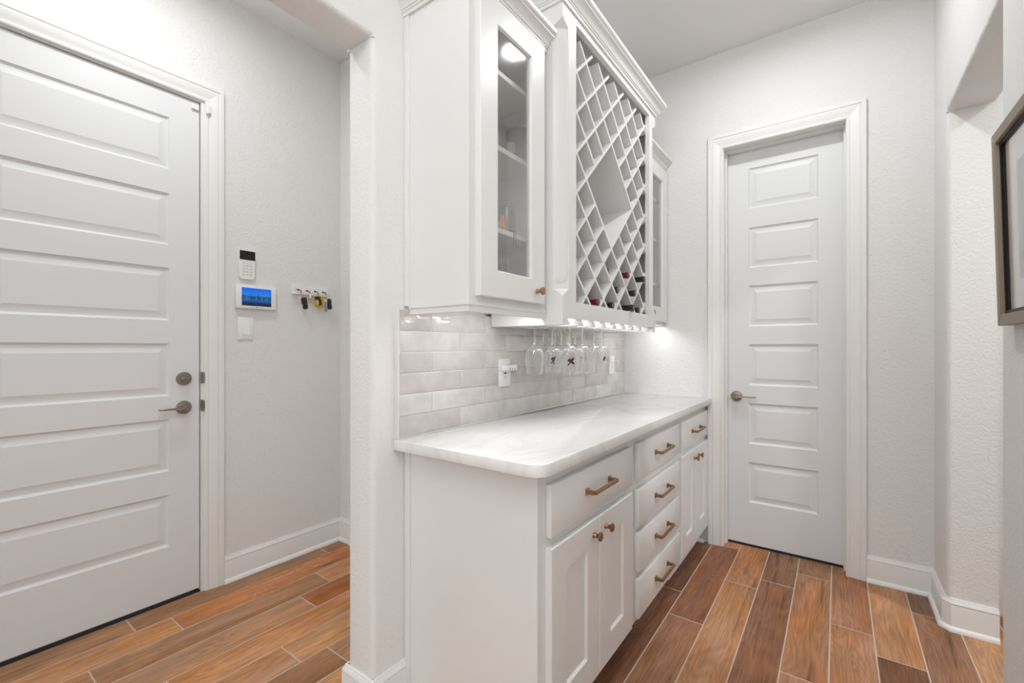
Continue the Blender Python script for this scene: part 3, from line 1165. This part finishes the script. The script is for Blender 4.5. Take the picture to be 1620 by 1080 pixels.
# ================================================================ wine bottles lying in the lattice
M['bottle'] = mat('dark_bottle_glass', (0.01, 0.014, 0.010), 0.05, 0.0, Coat_Weight=0.5)
M['cap_red'] = mat('red_capsule', (0.13, 0.004, 0.008), 0.3)
M['cap_black'] = mat('black_capsule', (0.012, 0.012, 0.013), 0.3)
M['cap_top'] = mat('capsule_top', (0.10, 0.10, 0.10), 0.35)
M['cap_top_red'] = mat('capsule_top_red', (0.20, 0.03, 0.03), 0.4)
GB = 'wine bottles lying in the lattice'


def wine_bottle(k, zb_, tip, red, label, cap_len=0.058):
    y = KY0 + HY * k
    zc = zb_ + 0.0600
    L_ = 0.292
    t = thing('wine_bottle', (tip - L_ / 2, y, zc - 0.0370), label, 'bottle', GB)
    x = lambda s: tip - s
    body = [(0.001, x(L_)), (0.034, x(L_)), (0.0370, x(L_ - 0.004)), (0.0370, x(0.125)), (0.0345, x(0.105)), (0.026, x(0.088)), (0.0175, x(0.074)), (0.0148, x(0.064)), (0.0142, x(0.004))]
    obj('bottle_body', MB().lathe(body, (0, y, zc), 'x', 24), M['bottle'], t)
    cp = [(0.0150, x(cap_len)), (0.0150, x(0.018)), (0.0162, x(0.0165)), (0.0162, x(0.0025)), (0.0150, x(0.0))]
    cpo = obj('capsule', MB().lathe(cp, (0, y, zc), 'x', 20), M['cap_red'] if red else M['cap_black'], t)
    obj('capsule_top', MB().lathe([(0.0128, x(0.0002)), (0.0125, x(-0.0006))], (0, y, zc), 'x', 20), M['cap_top_red'] if red else M['cap_top'], cpo)
    return t


wine_bottle(2, 1.373, 0.372, True, 'wine bottle with a red capsule, lying in the bottom row of the lattice')
wine_bottle(4, 1.373, 0.365, False, 'black-capped wine bottle in the bottom row next to the red-capped one')
wine_bottle(6, 1.373, 0.400, False, 'wine bottle with a long black capsule reaching furthest out, bottom row', 0.075)
wine_bottle(8, 1.373, 0.362, False, 'black-capped wine bottle at the bottom corner of the lattice towards the far wall')
wine_bottle(5, 1.457, 0.352, False, 'wine bottle set deep in the second row, its dark neck partly hidden')
wine_bottle(7, 1.457, 0.374, False, 'black-capped wine bottle in the second row, just below the upper red-capped bottle')
wine_bottle(4, 1.541, 0.335, False, 'wine bottle pushed deepest in, barely showing, just under the open field')
wine_bottle(6, 1.541, 0.372, True, 'wine bottle with a red capsule in the third row of the lattice')
wine_bottle(8, 1.541, 0.392, False, 'black-capped wine bottle in the third row, beside the upper red-capped bottle')

# ================================================================ outlets and adapter on the tiles
M['socket'] = mat('socket_slot', (0.03, 0.03, 0.03), 0.6)


def plate(name, y0, y1, z0, z1, x, label, cat):
    t = thing(name, (x, (y0 + y1) / 2, z0), label, cat)
    obj('cover_plate', MB().box(x, x + 0.006, y0, y1, z0, z1), M['white_plastic'], t, bev=0.002, seg=2)
    return t


o1 = plate('wall_outlet', 1.566, 1.651, 1.0575, 1.180, 0.0250, 'white wall outlet with an adapter plugged in, on the backsplash tiles', 'outlet')
ins = obj('receptacle', MB().box(0.031, 0.0335, 1.590, 1.627, 1.085, 1.153), M['white_plastic'], o1, bev=0.001)
for z in (1.100,):
    for yy in (1.6020, 1.6140):
        obj('slot', MB().box(0.0336, 0.0342, yy - 0.0009, yy + 0.0009, z - 0.004, z + 0.004), M['socket'], ins)
    obj('slot', MB().lathe([(0.0022, 0.0336), (0.0022, 0.0342)], (0, 1.608, z - 0.009), 'x', 10), M['socket'], ins)
ad = thing('plug_adapter', (0.045, 1.615, 1.122), 'small white plug-in adapter bar with three dark dots, on the outlet by the counter', 'adapter')
obj('housing', MB().box(0.034, 0.056, 1.568, 1.668, 1.128, 1.1545), M['white_plastic'], ad, bev=0.004, seg=2)
for yy in (1.612, 1.630, 1.648):
    obj('indicator_dot', MB().lathe([(0.0026, 0.0560), (0.0026, 0.0568)], (0, yy, 1.1345), 'x', 10), M['socket'], ad)
obj('plug_hole', MB().box(0.0337, 0.0345, 1.600, 1.614, 1.113, 1.120), M['socket'], ad)
o2 = plate('wall_outlet', 2.745, 2.829, 1.055, 1.178, 0.0250, 'white wall outlet on the tiles near the far corner, beyond the hanging glasses', 'outlet')
ins = obj('receptacle', MB().box(0.031, 0.0335, 2.770, 2.805, 1.083, 1.150), M['white_plastic'], o2, bev=0.001)
for z in (1.100, 1.134):
    for yy in (2.781, 2.793):
        obj('slot', MB().box(0.0336, 0.0342, yy - 0.0009, yy + 0.0009, z - 0.004, z + 0.004), M['socket'], ins)

# ================================================================ contents of the near glass cabinet
M['tin'] = mat('dull_zinc', (0.085, 0.08, 0.075), 0.55, 0.2)
M['plush'] = add_bump(mat('white_fluff', (0.75, 0.74, 0.72), 0.95), 120, 1.0, 0.01, 3)
M['grey_bowl'] = mat('grey_ceramic', (0.30, 0.285, 0.27), 0.4)
M['orange'] = mat('orange_ceramic', (0.72, 0.30, 0.10), 0.5)
M['wire'] = mat('dark_wire', (0.05, 0.04, 0.035), 0.4, 0.8)
M['jar'] = thin_glass('jar_glass', (0.95, 0.95, 0.95), 0.06, 0.7, 0.02)
zs2 = SH_Z[1] + 0.0187
zs3 = SH_Z[2] + 0.0187
zs0 = 1.4082
t = thing('metal_tin', (0.228, 1.440, zs2), 'dull grey metal bucket on the middle shelf of the near glass cabinet', 'bucket')
obj('bucket_body', MB().lathe([(0.046, zs2), (0.048, zs2 + 0.01), (0.051, zs2 + 0.121), (0.053, zs2 + 0.123), (0.053, zs2 + 0.130), (0.0495, zs2 + 0.130), (0.048, zs2 + 0.115), (0.044, zs2 + 0.006)], (0.228, 1.440, 0), 'z', 32), M['tin'], t)
hd = [(0.228 - 0.054 * math.cos(a) * 0.9, 1.440 + 0.054 * math.sin(a) * 0.98, zs2 + 0.118 - 0.035 * abs(math.cos(a))) for a in [math.pi * i / 12 - math.pi / 2 for i in range(13)]]
obj('bail_handle', MB().tube(hd, 0.0016, 6), M['wire'], t)
t = thing('fluffy_ornament', (0.190, 1.308, zs2), 'white fluffy ornament beside the grey bucket', 'ornament')
pl = MB()
for (dx, dy, dz, r) in ((0, 0, 0.034, 0.032), (0.004, 0.004, 0.076, 0.025), (0.004, 0.026, 0.068, 0.012), (-0.002, 0.016, 0.103, 0.010), (0.008, -0.010, 0.101, 0.010)):
    pl.lathe([(max(0.0005, r * math.sin(math.pi * i / 10)), zs2 + dz - r * math.cos(math.pi * i / 10)) for i in range(11)], (0.190 + dx, 1.308 + dy, 0), 'z', 18)
obj('fluff', pl, M['plush'], t)
bw = MB().lathe([(0.010, zs2), (0.012, zs2 + 0.002), (0.017, zs2 + 0.018), (0.018, zs2 + 0.048), (0.0170, zs2 + 0.048), (0.0158, zs2 + 0.018), (0.009, zs2 + 0.006)], (0.250, 1.350, 0), 'z', 28)
tag(obj('small_bowl', bw, M['grey_bowl'], origin='base'), 'small grey bowl in front of the white fluffy ornament', 'bowl')
t = thing('orange_ornament', (0.235, 1.310, zs3), 'orange leaf-shaped ornament on the lowest shelf of the near glass cabinet', 'ornament')
lf = MB()
for (dy, dz, ry, rz) in ((0.0, 0.022, 0.024, 0.022), (0.008, 0.047, 0.013, 0.020), (0.030, 0.014, 0.020, 0.012)):
    rs = []
    for i in range(9):
        b_ = math.pi * i / 8
        rs.append([(0.235 + 0.010 * math.sin(b_) * math.cos(a), 1.310 + dy + ry * math.sin(b_) * math.sin(a), zs3 + dz - rz * math.cos(b_)) for a in [2 * math.pi * j / 14 for j in range(14)]] if 0 < i < 8 else
                  [(0.235 + 0.0003 * math.cos(a), 1.310 + dy + 0.0003 * math.sin(a), zs3 + dz - rz * math.cos(b_)) for a in [2 * math.pi * j / 14 for j in range(14)]])
    lf.rings(rs)
obj('leaf', lf, M['orange'], t)
t = thing('glass_cloche', (0.155, 1.452, zs3), 'tall clear glass jar standing behind the wire plate stand', 'jar')
obj('jar_body', MB().lathe([(0.036, zs3), (0.038, zs3 + 0.004), (0.038, zs3 + 0.115), (0.032, zs3 + 0.128), (0.032, zs3 + 0.14)], (0.155, 1.452, 0), 'z', 28, cap=False), M['jar'], t)
obj('jar_rim', MB().tube([(0.155 + 0.032 * math.cos(a), 1.452 + 0.032 * math.sin(a), zs3 + 0.14) for a in [2 * math.pi * i / 24 for i in range(24)]], 0.002, 6, closed=True), M['jar'], t)
t = thing('wine_carafe', (0.11, 1.345, zs3), 'round clear glass carafe behind the orange ornament', 'carafe')
obj('carafe_body', MB().lathe([(0.03, zs3), (0.050, zs3 + 0.012), (0.060, zs3 + 0.05), (0.052, zs3 + 0.095), (0.030, zs3 + 0.125), (0.020, zs3 + 0.15), (0.021, zs3 + 0.185), (0.027, zs3 + 0.20)], (0.11, 1.345, 0), 'z', 28, cap=False), M['jar'], t)
# wire rack hanging from the lowest shelf edge
t = thing('wire_hanger', (0.279, 1.345, zs3), 'thin dark wire hanger hooked over the edge of the lowest shelf', 'hanger')
for dy in (0.0, 0.012):
    obj('wire', MB().tube([(0.262, 1.300 + dy, zs3 + 0.004), (0.2785, 1.327 + dy, zs3 + 0.004), (0.2795, 1.330 + dy, zs3 - 0.004), (0.2795, 1.330 + dy, zs3 - 0.044), (0.276, 1.335 + dy, zs3 - 0.049), (0.268, 1.362 + dy, zs3 - 0.046)], 0.0014, 6), M['wire'], t)
# bottom shelf glassware
for (x, y, r, h, lab) in ((0.235, 1.318, 0.030, 0.155, 'clear stemless glass on the bottom of the near glass cabinet'),
                          (0.222, 1.432, 0.040, 0.085, 'low clear glass dish on the bottom of the near glass cabinet')):
    t = thing('drinking_glass' if h > 0.1 else 'glass_dish', (x, y, zs0), lab, 'glass')
    obj('glass_wall', MB().lathe([(r * 0.6, zs0 + 0.001), (r * 0.95, zs0 + 0.008), (r * 1.05, zs0 + h * 0.5), (r, zs0 + h)], (x, y, 0), 'z', 26, cap=False), M['jar'], t)
    obj('glass_base', MB().lathe([(r * 0.6, zs0), (r * 0.58, zs0 + 0.006)], (x, y, 0), 'z', 26), M['jar'], t)
    if h < 0.1:
        obj('lid_knob', MB().lathe([(0.010, zs0 + h + 0.004), (0.006, zs0 + h + 0.014), (0.012, zs0 + h + 0.026), (0.004, zs0 + h + 0.034)], (x, y, 0), 'z', 14), M['jar'], t)
        obj('lid', MB().lathe([(r * 1.02, zs0 + h), (r * 0.6, zs0 + h + 0.004), (0.009, zs0 + h + 0.006)], (x, y, 0), 'z', 26), M['jar'], t)

# ================================================================ mudroom wall: keypad, touchscreen, switch, keys
t = thing('alarm_keypad', (XL, 1.122, 1.600), 'white alarm keypad with a black display above its buttons, over the touchscreen', 'keypad')
kb = rounded_poly([(1.0830, 1.5985), (1.1622, 1.5985), (1.1622, 1.7525), (1.0830, 1.7525)], [0.014, 0.014, 0.003, 0.003], seg=5)
obj('keypad_body', MB().prism(kb, 'x', XL, XL + 0.020), M['white_plastic'], t, bev=0.002)
obj('display', MB().box(XL + 0.0195, XL + 0.0215, 1.0835, 1.1618, 1.7035, 1.7520), M['gloss_black'], t, bev=0.0005)
for r_ in range(5):
    for c_ in range(3):
        yc, zc = 1.1045 + 0.0180 * c_, 1.687 - 0.0158 * r_
        obj('button', MB().box(XL + 0.0201, XL + 0.0212, yc - 0.006, yc + 0.006, zc - 0.0032, zc + 0.0032), M['grey_btn'] if 'grey_btn' in M else M.setdefault('grey_btn', mat('button_grey', (0.62, 0.62, 0.61), 0.5)), t, bev=0.0004)


def screen_mat():
    m = mat('touchscreen_picture', (0.0, 0.0, 0.0), 0.15)
    nt, b, N, L = nodes(m)
    tc = N('ShaderNodeTexCoord')
    sp = N('ShaderNodeSeparateXYZ')
    L(tc.outputs['Generated'], sp.inputs[0])
    v = sp.outputs['Z']
    u = sp.outputs['Y']
    sky = N('ShaderNodeValToRGB')
    e = sky.color_ramp.elements
    e[0].position = 0.0
    e[0].color = (0.003, 0.008, 0.03, 1)
    e[1].position = 1.0
    e[1].color = (0.006, 0.10, 0.72, 1)
    for p, c in ((0.18, (0.002, 0.02, 0.08, 1)), (0.24, (0.004, 0.06, 0.30, 1)), (0.42, (0.006, 0.16, 0.42, 1)), (0.46, (0.002, 0.03, 0.09, 1)), (0.52, (0.01, 0.10, 0.25, 1)), (0.62, (0.012, 0.21, 0.72, 1)), (0.8, (0.006, 0.15, 0.75, 1))):
        q = e.new(p)
        q.color = c
    L(v, sky.inputs[0])
    # skyline: columns of different height around the waterline, mirrored below
    nz = N('ShaderNodeTexNoise')
    nz.noise_dimensions = '1D'
    nz.inputs['Scale'].default_value = 14
    nz.inputs['Detail'].default_value = 2
    L(u, nz.inputs['W'])
    h = N('ShaderNodeMapRange')
    h.inputs['From Min'].default_value = 0.35
    h.inputs['From Max'].default_value = 0.75
    h.inputs['To Min'].default_value = 0.03
    h.inputs['To Max'].default_value = 0.24
    L(nz.outputs['Fac'], h.inputs['Value'])
    dv = N('ShaderNodeMath')
    dv.operation = 'SUBTRACT'
    dv.inputs[1].default_value = 0.45
    L(v, dv.inputs[0])
    av = N('ShaderNodeMath')
    av.operation = 'ABSOLUTE'
    L(dv.outputs[0], av.inputs[0])
    lt = N('ShaderNodeMath')
    lt.operation = 'LESS_THAN'
    L(av.outputs[0], lt.inputs[0])
    L(h.outputs[0], lt.inputs[1])
    bld = N('ShaderNodeTexNoise')
    bld.inputs['Scale'].default_value = 22
    mp = N('ShaderNodeMapping')
    mp.inputs['Scale'].default_value = (1, 1, 0.04)
    L(tc.outputs['Generated'], mp.inputs[0])
    L(mp.outputs[0], bld.inputs['Vector'])
    br_ = N('ShaderNodeValToRGB')
    br_.color_ramp.elements[0].position = 0.42
    br_.color_ramp.elements[0].color = (0.002, 0.02, 0.07, 1)
    br_.color_ramp.elements[1].position = 0.68
    br_.color_ramp.elements[1].color = (0.04, 0.22, 0.42, 1)
    L(bld.outputs['Fac'], br_.inputs[0])
    mx = N('ShaderNodeMix')
    mx.data_type = 'RGBA'
    sc_ = N('ShaderNodeMath')
    sc_.operation = 'MULTIPLY'
    sc_.inputs[1].default_value = 0.8
    L(lt.outputs[0], sc_.inputs[0])
    L(sc_.outputs[0], mx.inputs[0])
    L(sky.outputs[0], mx.inputs[6])
    L(br_.outputs[0], mx.inputs[7])
    L(mx.outputs[2], b.inputs['Emission Color'])
    b.inputs['Emission Strength'].default_value = 1.0
    return m


t = thing('alarm_touchscreen', (XL, 1.168, 1.442), 'white wall touchscreen showing a blue night skyline, above the light switch', 'touchscreen')
obj('screen_body', MB().box(XL, XL + 0.025, 1.0665, 1.2720, 1.4420, 1.5710), M['white_plastic'], t, bev=0.004, seg=2)
obj('screen', MB().box(XL + 0.0245, XL + 0.0258, 1.0915, 1.2455, 1.4575, 1.5535), screen_mat(), t)
obj('screen_badge', MB().box(XL + 0.0248, XL + 0.0256, 1.163, 1.174, 1.4470, 1.4525).box(XL + 0.0248, XL + 0.0254, 1.135, 1.155, 1.4490, 1.4505).box(XL + 0.0248, XL + 0.0254, 1.182, 1.202, 1.4490, 1.4505), M['grey_mark'], t)
obj('camera_dot', MB().lathe([(0.002, XL + 0.0248), (0.002, XL + 0.0256)], (0, 1.1685, 1.5620), 'x', 8), M['grey_mark'], t)

t = thing('light_switch', (XL, 1.119, 1.274), 'white rocker light switch on the wall below the touchscreen', 'switch')
obj('cover_plate', MB().box(XL, XL + 0.006, 1.0800, 1.1585, 1.2745, 1.3955), M['white_plastic'], t, bev=0.002, seg=2)
rk = MB()
rk.prism([(XL + 0.006, 1.3025), (XL + 0.0105, 1.3025), (XL + 0.0065, 1.3680), (XL + 0.006, 1.3680)], 'y', 1.1040, 1.1380)
obj('rocker', rk, M['white_plastic'], t)
obj('rocker_frame', MB().box(XL + 0.0055, XL + 0.0066, 1.1025, 1.1395, 1.3005, 1.3700), M['white_plastic'], t)

# key rack and what hangs from it
kr = thing('key_rack', (XL, 1.488, 1.547), 'short white board with small dark hooks on the wall beside the touchscreen', 'rack')
obj('board', MB().box(XL, XL + 0.012, 1.3735, 1.6030, 1.5470, 1.5965), M['white_plastic'], kr, bev=0.001)
M['bronze'] = mat('dark_bronze', (0.09, 0.06, 0.05), 0.35, 0.7)
for y in (1.4155, 1.4685, 1.5210, 1.5735):
    hk = obj('hook', MB().box(XL + 0.012, XL + 0.0145, y - 0.013, y - 0.001, 1.569, 1.577), M['bronze'], kr, bev=0.001)
    obj('hook_arm', MB().tube([(XL + 0.0135, y - 0.007, 1.573), (XL + 0.026, y - 0.002, 1.570), (XL + 0.032, y, 1.563), (XL + 0.034, y, 1.556), (XL + 0.038, y, 1.558)], 0.0022, 8), M['bronze'], hk)
for y in (1.396, 1.585):
    obj('screw', MB().lathe([(0.003, XL + 0.012), (0.003, XL + 0.0135)], (0, y, 1.575), 'x', 8), M['bronze'], kr)
HXK = XL + 0.0345
M['key_brass'] = mat('key_brass', (0.62, 0.40, 0.12), 0.3, 1.0)
M['rose'] = mat('rose_gold', (0.62, 0.36, 0.30), 0.35, 0.9)
M['yellow'] = add_bump(mat('yellow_braid', (0.62, 0.44, 0.02), 0.8), 160, 1.0, 0.004, 2)
M['beige'] = mat('beige_tag', (0.68, 0.50, 0.36), 0.6)
M['grey_key'] = mat('grey_metal', (0.34, 0.34, 0.33), 0.35, 0.8)


def ring_tube(cx, cy, cz, r, rr):
    return MB().tube([(cx, cy + r * math.cos(a), cz + r * math.sin(a)) for a in [2 * math.pi * i / 20 for i in range(20)]], rr, 6, closed=True)


def key_shape(parent, x, y, z, ang, m_, L_=0.042):
    d_ = Vector((math.sin(ang), -math.cos(ang)))
    n_ = Vector((d_.y, -d_.x))
    o_ = Vector((y, z))
    head = [o_ + d_ * 0.010 + Vector((math.cos(a), math.sin(a))) * 0.0105 for a in [2 * math.pi * i / 14 for i in range(14)]]
    mb = MB().prism([(p.x, p.y) for p in head], 'x', x - 0.001, x + 0.001)
    s, e = o_ + d_ * 0.019, o_ + d_ * (0.019 + L_ * 0.62)
    blade = [s - n_ * 0.0035, s + n_ * 0.0035, e + n_ * 0.0035, e + d_ * 0.003, e - n_ * 0.0035, s + d_ * 0.02 - n_ * 0.002, s + d_ * 0.012 - n_ * 0.0038]
    mb.prism([(p.x, p.y) for p in blade], 'x', x - 0.0008, x + 0.0008)
    return obj('key', mb, m_, parent, smooth=False)


def fob(parent, x, y, z, ang, w_, h_, m_, name='key_fob', th=0.011):
    c_, s_ = math.cos(ang), math.sin(ang)
    poly_ = rounded_poly([(-w_ / 2, -h_), (w_ / 2, -h_), (w_ * 0.42, 0), (-w_ * 0.42, 0)], [w_ * 0.35, w_ * 0.35, w_ * 0.2, w_ * 0.2], seg=4)
    poly_ = [(y + a * c_ - b * s_, z + a * s_ + b * c_) for a, b in poly_]
    return obj(name, MB().prism(poly_, 'x', x - th / 2, x + th / 2), m_, parent, bev=0.002, seg=2)


k1 = thing('key_bunch', (HXK, 1.4155, 1.455), 'bunch of keys with a black car fob, on the hook closest to the touchscreen', 'keys')
obj('key_ring', ring_tube(HXK, 1.4155, 1.5435, 0.0125, 0.0014), M['key_brass'], k1)
key_shape(k1, HXK + 0.004, 1.407, 1.536, -0.45, M['steel'])
key_shape(k1, HXK + 0.001, 1.413, 1.533, 0.15, M['key_brass'])
key_shape(k1, HXK - 0.004, 1.418, 1.532, 0.35, M['grey_key'], 0.055)
fob(k1, HXK + 0.008, 1.429, 1.528, 0.12, 0.030, 0.070, M['black'])
k2 = thing('key_bunch', (HXK, 1.4685, 1.49), 'small rose-gold clip with a white tag, on the second hook from the touchscreen', 'keys')
cl = [(HXK, 1.4685 + a, 1.556 + b) for a, b in ((-0.003, -0.002), (-0.008, -0.012), (-0.0085, -0.045), (-0.003, -0.058), (0.004, -0.058), (0.0085, -0.048), (0.0075, -0.030), (0.005, -0.014), (0.002, -0.004))]
obj('clip', MB().tube(cl, 0.0028, 8, closed=True), M['rose'], k2)
fob(k2, HXK + 0.002, 1.4695, 1.556, 0.0, 0.014, 0.028, M['white_plastic'], 'tag', 0.004)
k3 = thing('key_bunch', (HXK, 1.5210, 1.47), 'square yellow woven keychain with black and beige fobs', 'keys')
obj('key_ring', ring_tube(HXK - 0.003, 1.5210, 1.5475, 0.0095, 0.0014), M['grey_key'], k3)
fob(k3, HXK - 0.006, 1.528, 1.548, 0.02, 0.062, 0.072, M['yellow'], 'woven_patch', 0.008)
fob(k3, HXK + 0.004, 1.516, 1.542, 0.0, 0.036, 0.022, M['black'], 'key_fob', 0.012)
fob(k3, HXK + 0.005, 1.514, 1.521, 0.05, 0.016, 0.030, M['beige'], 'tag', 0.006)
fob(k3, HXK + 0.006, 1.530, 1.524, 0.0, 0.014, 0.034, M['black'], 'key_fob', 0.010)
k4 = thing('key_bunch', (HXK, 1.5735, 1.45), 'grey key and black fob on a yellow ring, hook furthest from the touchscreen', 'keys')
obj('key_ring', ring_tube(HXK, 1.5735, 1.5450, 0.0115, 0.0016), M['yellow'], k4)
key_shape(k4, HXK + 0.004, 1.568, 1.532, 0.02, M['steel'], 0.030)
fob(k4, HXK + 0.006, 1.568, 1.514, 0.02, 0.016, 0.062, M['grey_key'], 'key_blade', 0.006)
fob(k4, HXK + 0.003, 1.592, 1.534, 0.08, 0.027, 0.066, M['black'])

# ================================================================ framed picture on the right wall
M['frame'] = add_bump(mat('taupe_wood_frame', srgb(138, 124, 104), 0.45), 60, 0.15, 0.001, 3, 0, (1, 6, 1))
M['frame_lip'] = mat('black_frame_lip', (0.010, 0.009, 0.008), 0.4, Specular_IOR_Level=0.15)
M['mat_board'] = mat('cream_mat', (0.80, 0.74, 0.70), 0.8)


def print_mat():
    m = mat('faded_print', (0.5, 0.47, 0.42), 0.7)
    nt, b, N, L = nodes(m)
    tc = N('ShaderNodeTexCoord')
    n = N('ShaderNodeTexNoise')
    n.inputs['Scale'].default_value = 3
    n.inputs['Detail'].default_value = 4
    L(tc.outputs['Generated'], n.inputs['Vector'])
    cr = N('ShaderNodeValToRGB')
    cr.color_ramp.elements[0].position = 0.3
    cr.color_ramp.elements[0].color = srgb(168, 160, 146)
    cr.color_ramp.elements[1].position = 0.7
    cr.color_ramp.elements[1].color = srgb(205, 196, 188)
    L(n.outputs['Fac'], cr.inputs[0])
    L(cr.outputs[0], b.inputs['Base Color'])
    return m


PY0, PY1, PZ0, PZ1 = 1.330, 1.789, 1.291, 1.8155
PB = XR - 0.004
pf = thing('picture_frame', (PB, (PY0 + PY1) / 2, PZ0), 'taupe framed picture with a cream mat, hanging on the wall', 'picture')
FW = 0.030


def member(a, b, c_, d_):
    """mitred frame member given outer a,b and inner d,c corners in (y,z)"""
    mb = MB()
    q = [a, b, c_, d_]
    mb.prism(q, 'x', PB - 0.026, PB)
    return obj('frame_member', mb, M['frame'], pf, bev=0.0015)


O = [(PY0, PZ0), (PY1, PZ0), (PY1, PZ1), (PY0, PZ1)]
I = [(PY0 + FW, PZ0 + FW), (PY1 - FW, PZ0 + FW), (PY1 - FW, PZ1 - FW), (PY0 + FW, PZ1 - FW)]
I2 = [(PY0 + FW + 0.010, PZ0 + FW + 0.010), (PY1 - FW - 0.010, PZ0 + FW + 0.010), (PY1 - FW - 0.010, PZ1 - FW - 0.010), (PY0 + FW + 0.010, PZ1 - FW - 0.010)]
for i in range(4):
    j = (i + 1) % 4
    member(O[i], O[j], I[j], I[i])
lip = MB()
for i in range(4):
    j = (i + 1) % 4
    lip.prism([I[i], I[j], I2[j], I2[i]], 'x', PB - 0.017, PB - 0.002)
obj('inner_lip', lip, M['frame_lip'], pf)
obj('mat_board', MB().box(PB - 0.008, PB - 0.004, I2[0][0], I2[2][0], I2[0][1], I2[2][1]), M['mat_board'], pf)
obj('print', MB().box(PB - 0.0088, PB - 0.0078, PY0 + 0.135, PY1 - 0.125, PZ0 + 0.115, PZ1 - 0.115), print_mat(), pf)
obj('picture_glass', MB().box(PB - 0.0125, PB - 0.0110, I2[0][0] + 0.0005, I2[2][0] - 0.0005, I2[0][1] + 0.0005, I2[2][1] - 0.0005), thin_glass('picture_glass', (0.97, 0.97, 0.97), 0.04, 0.5, 0.02), pf)
pf.rotation_euler = (0, math.radians(-1.4), 0)
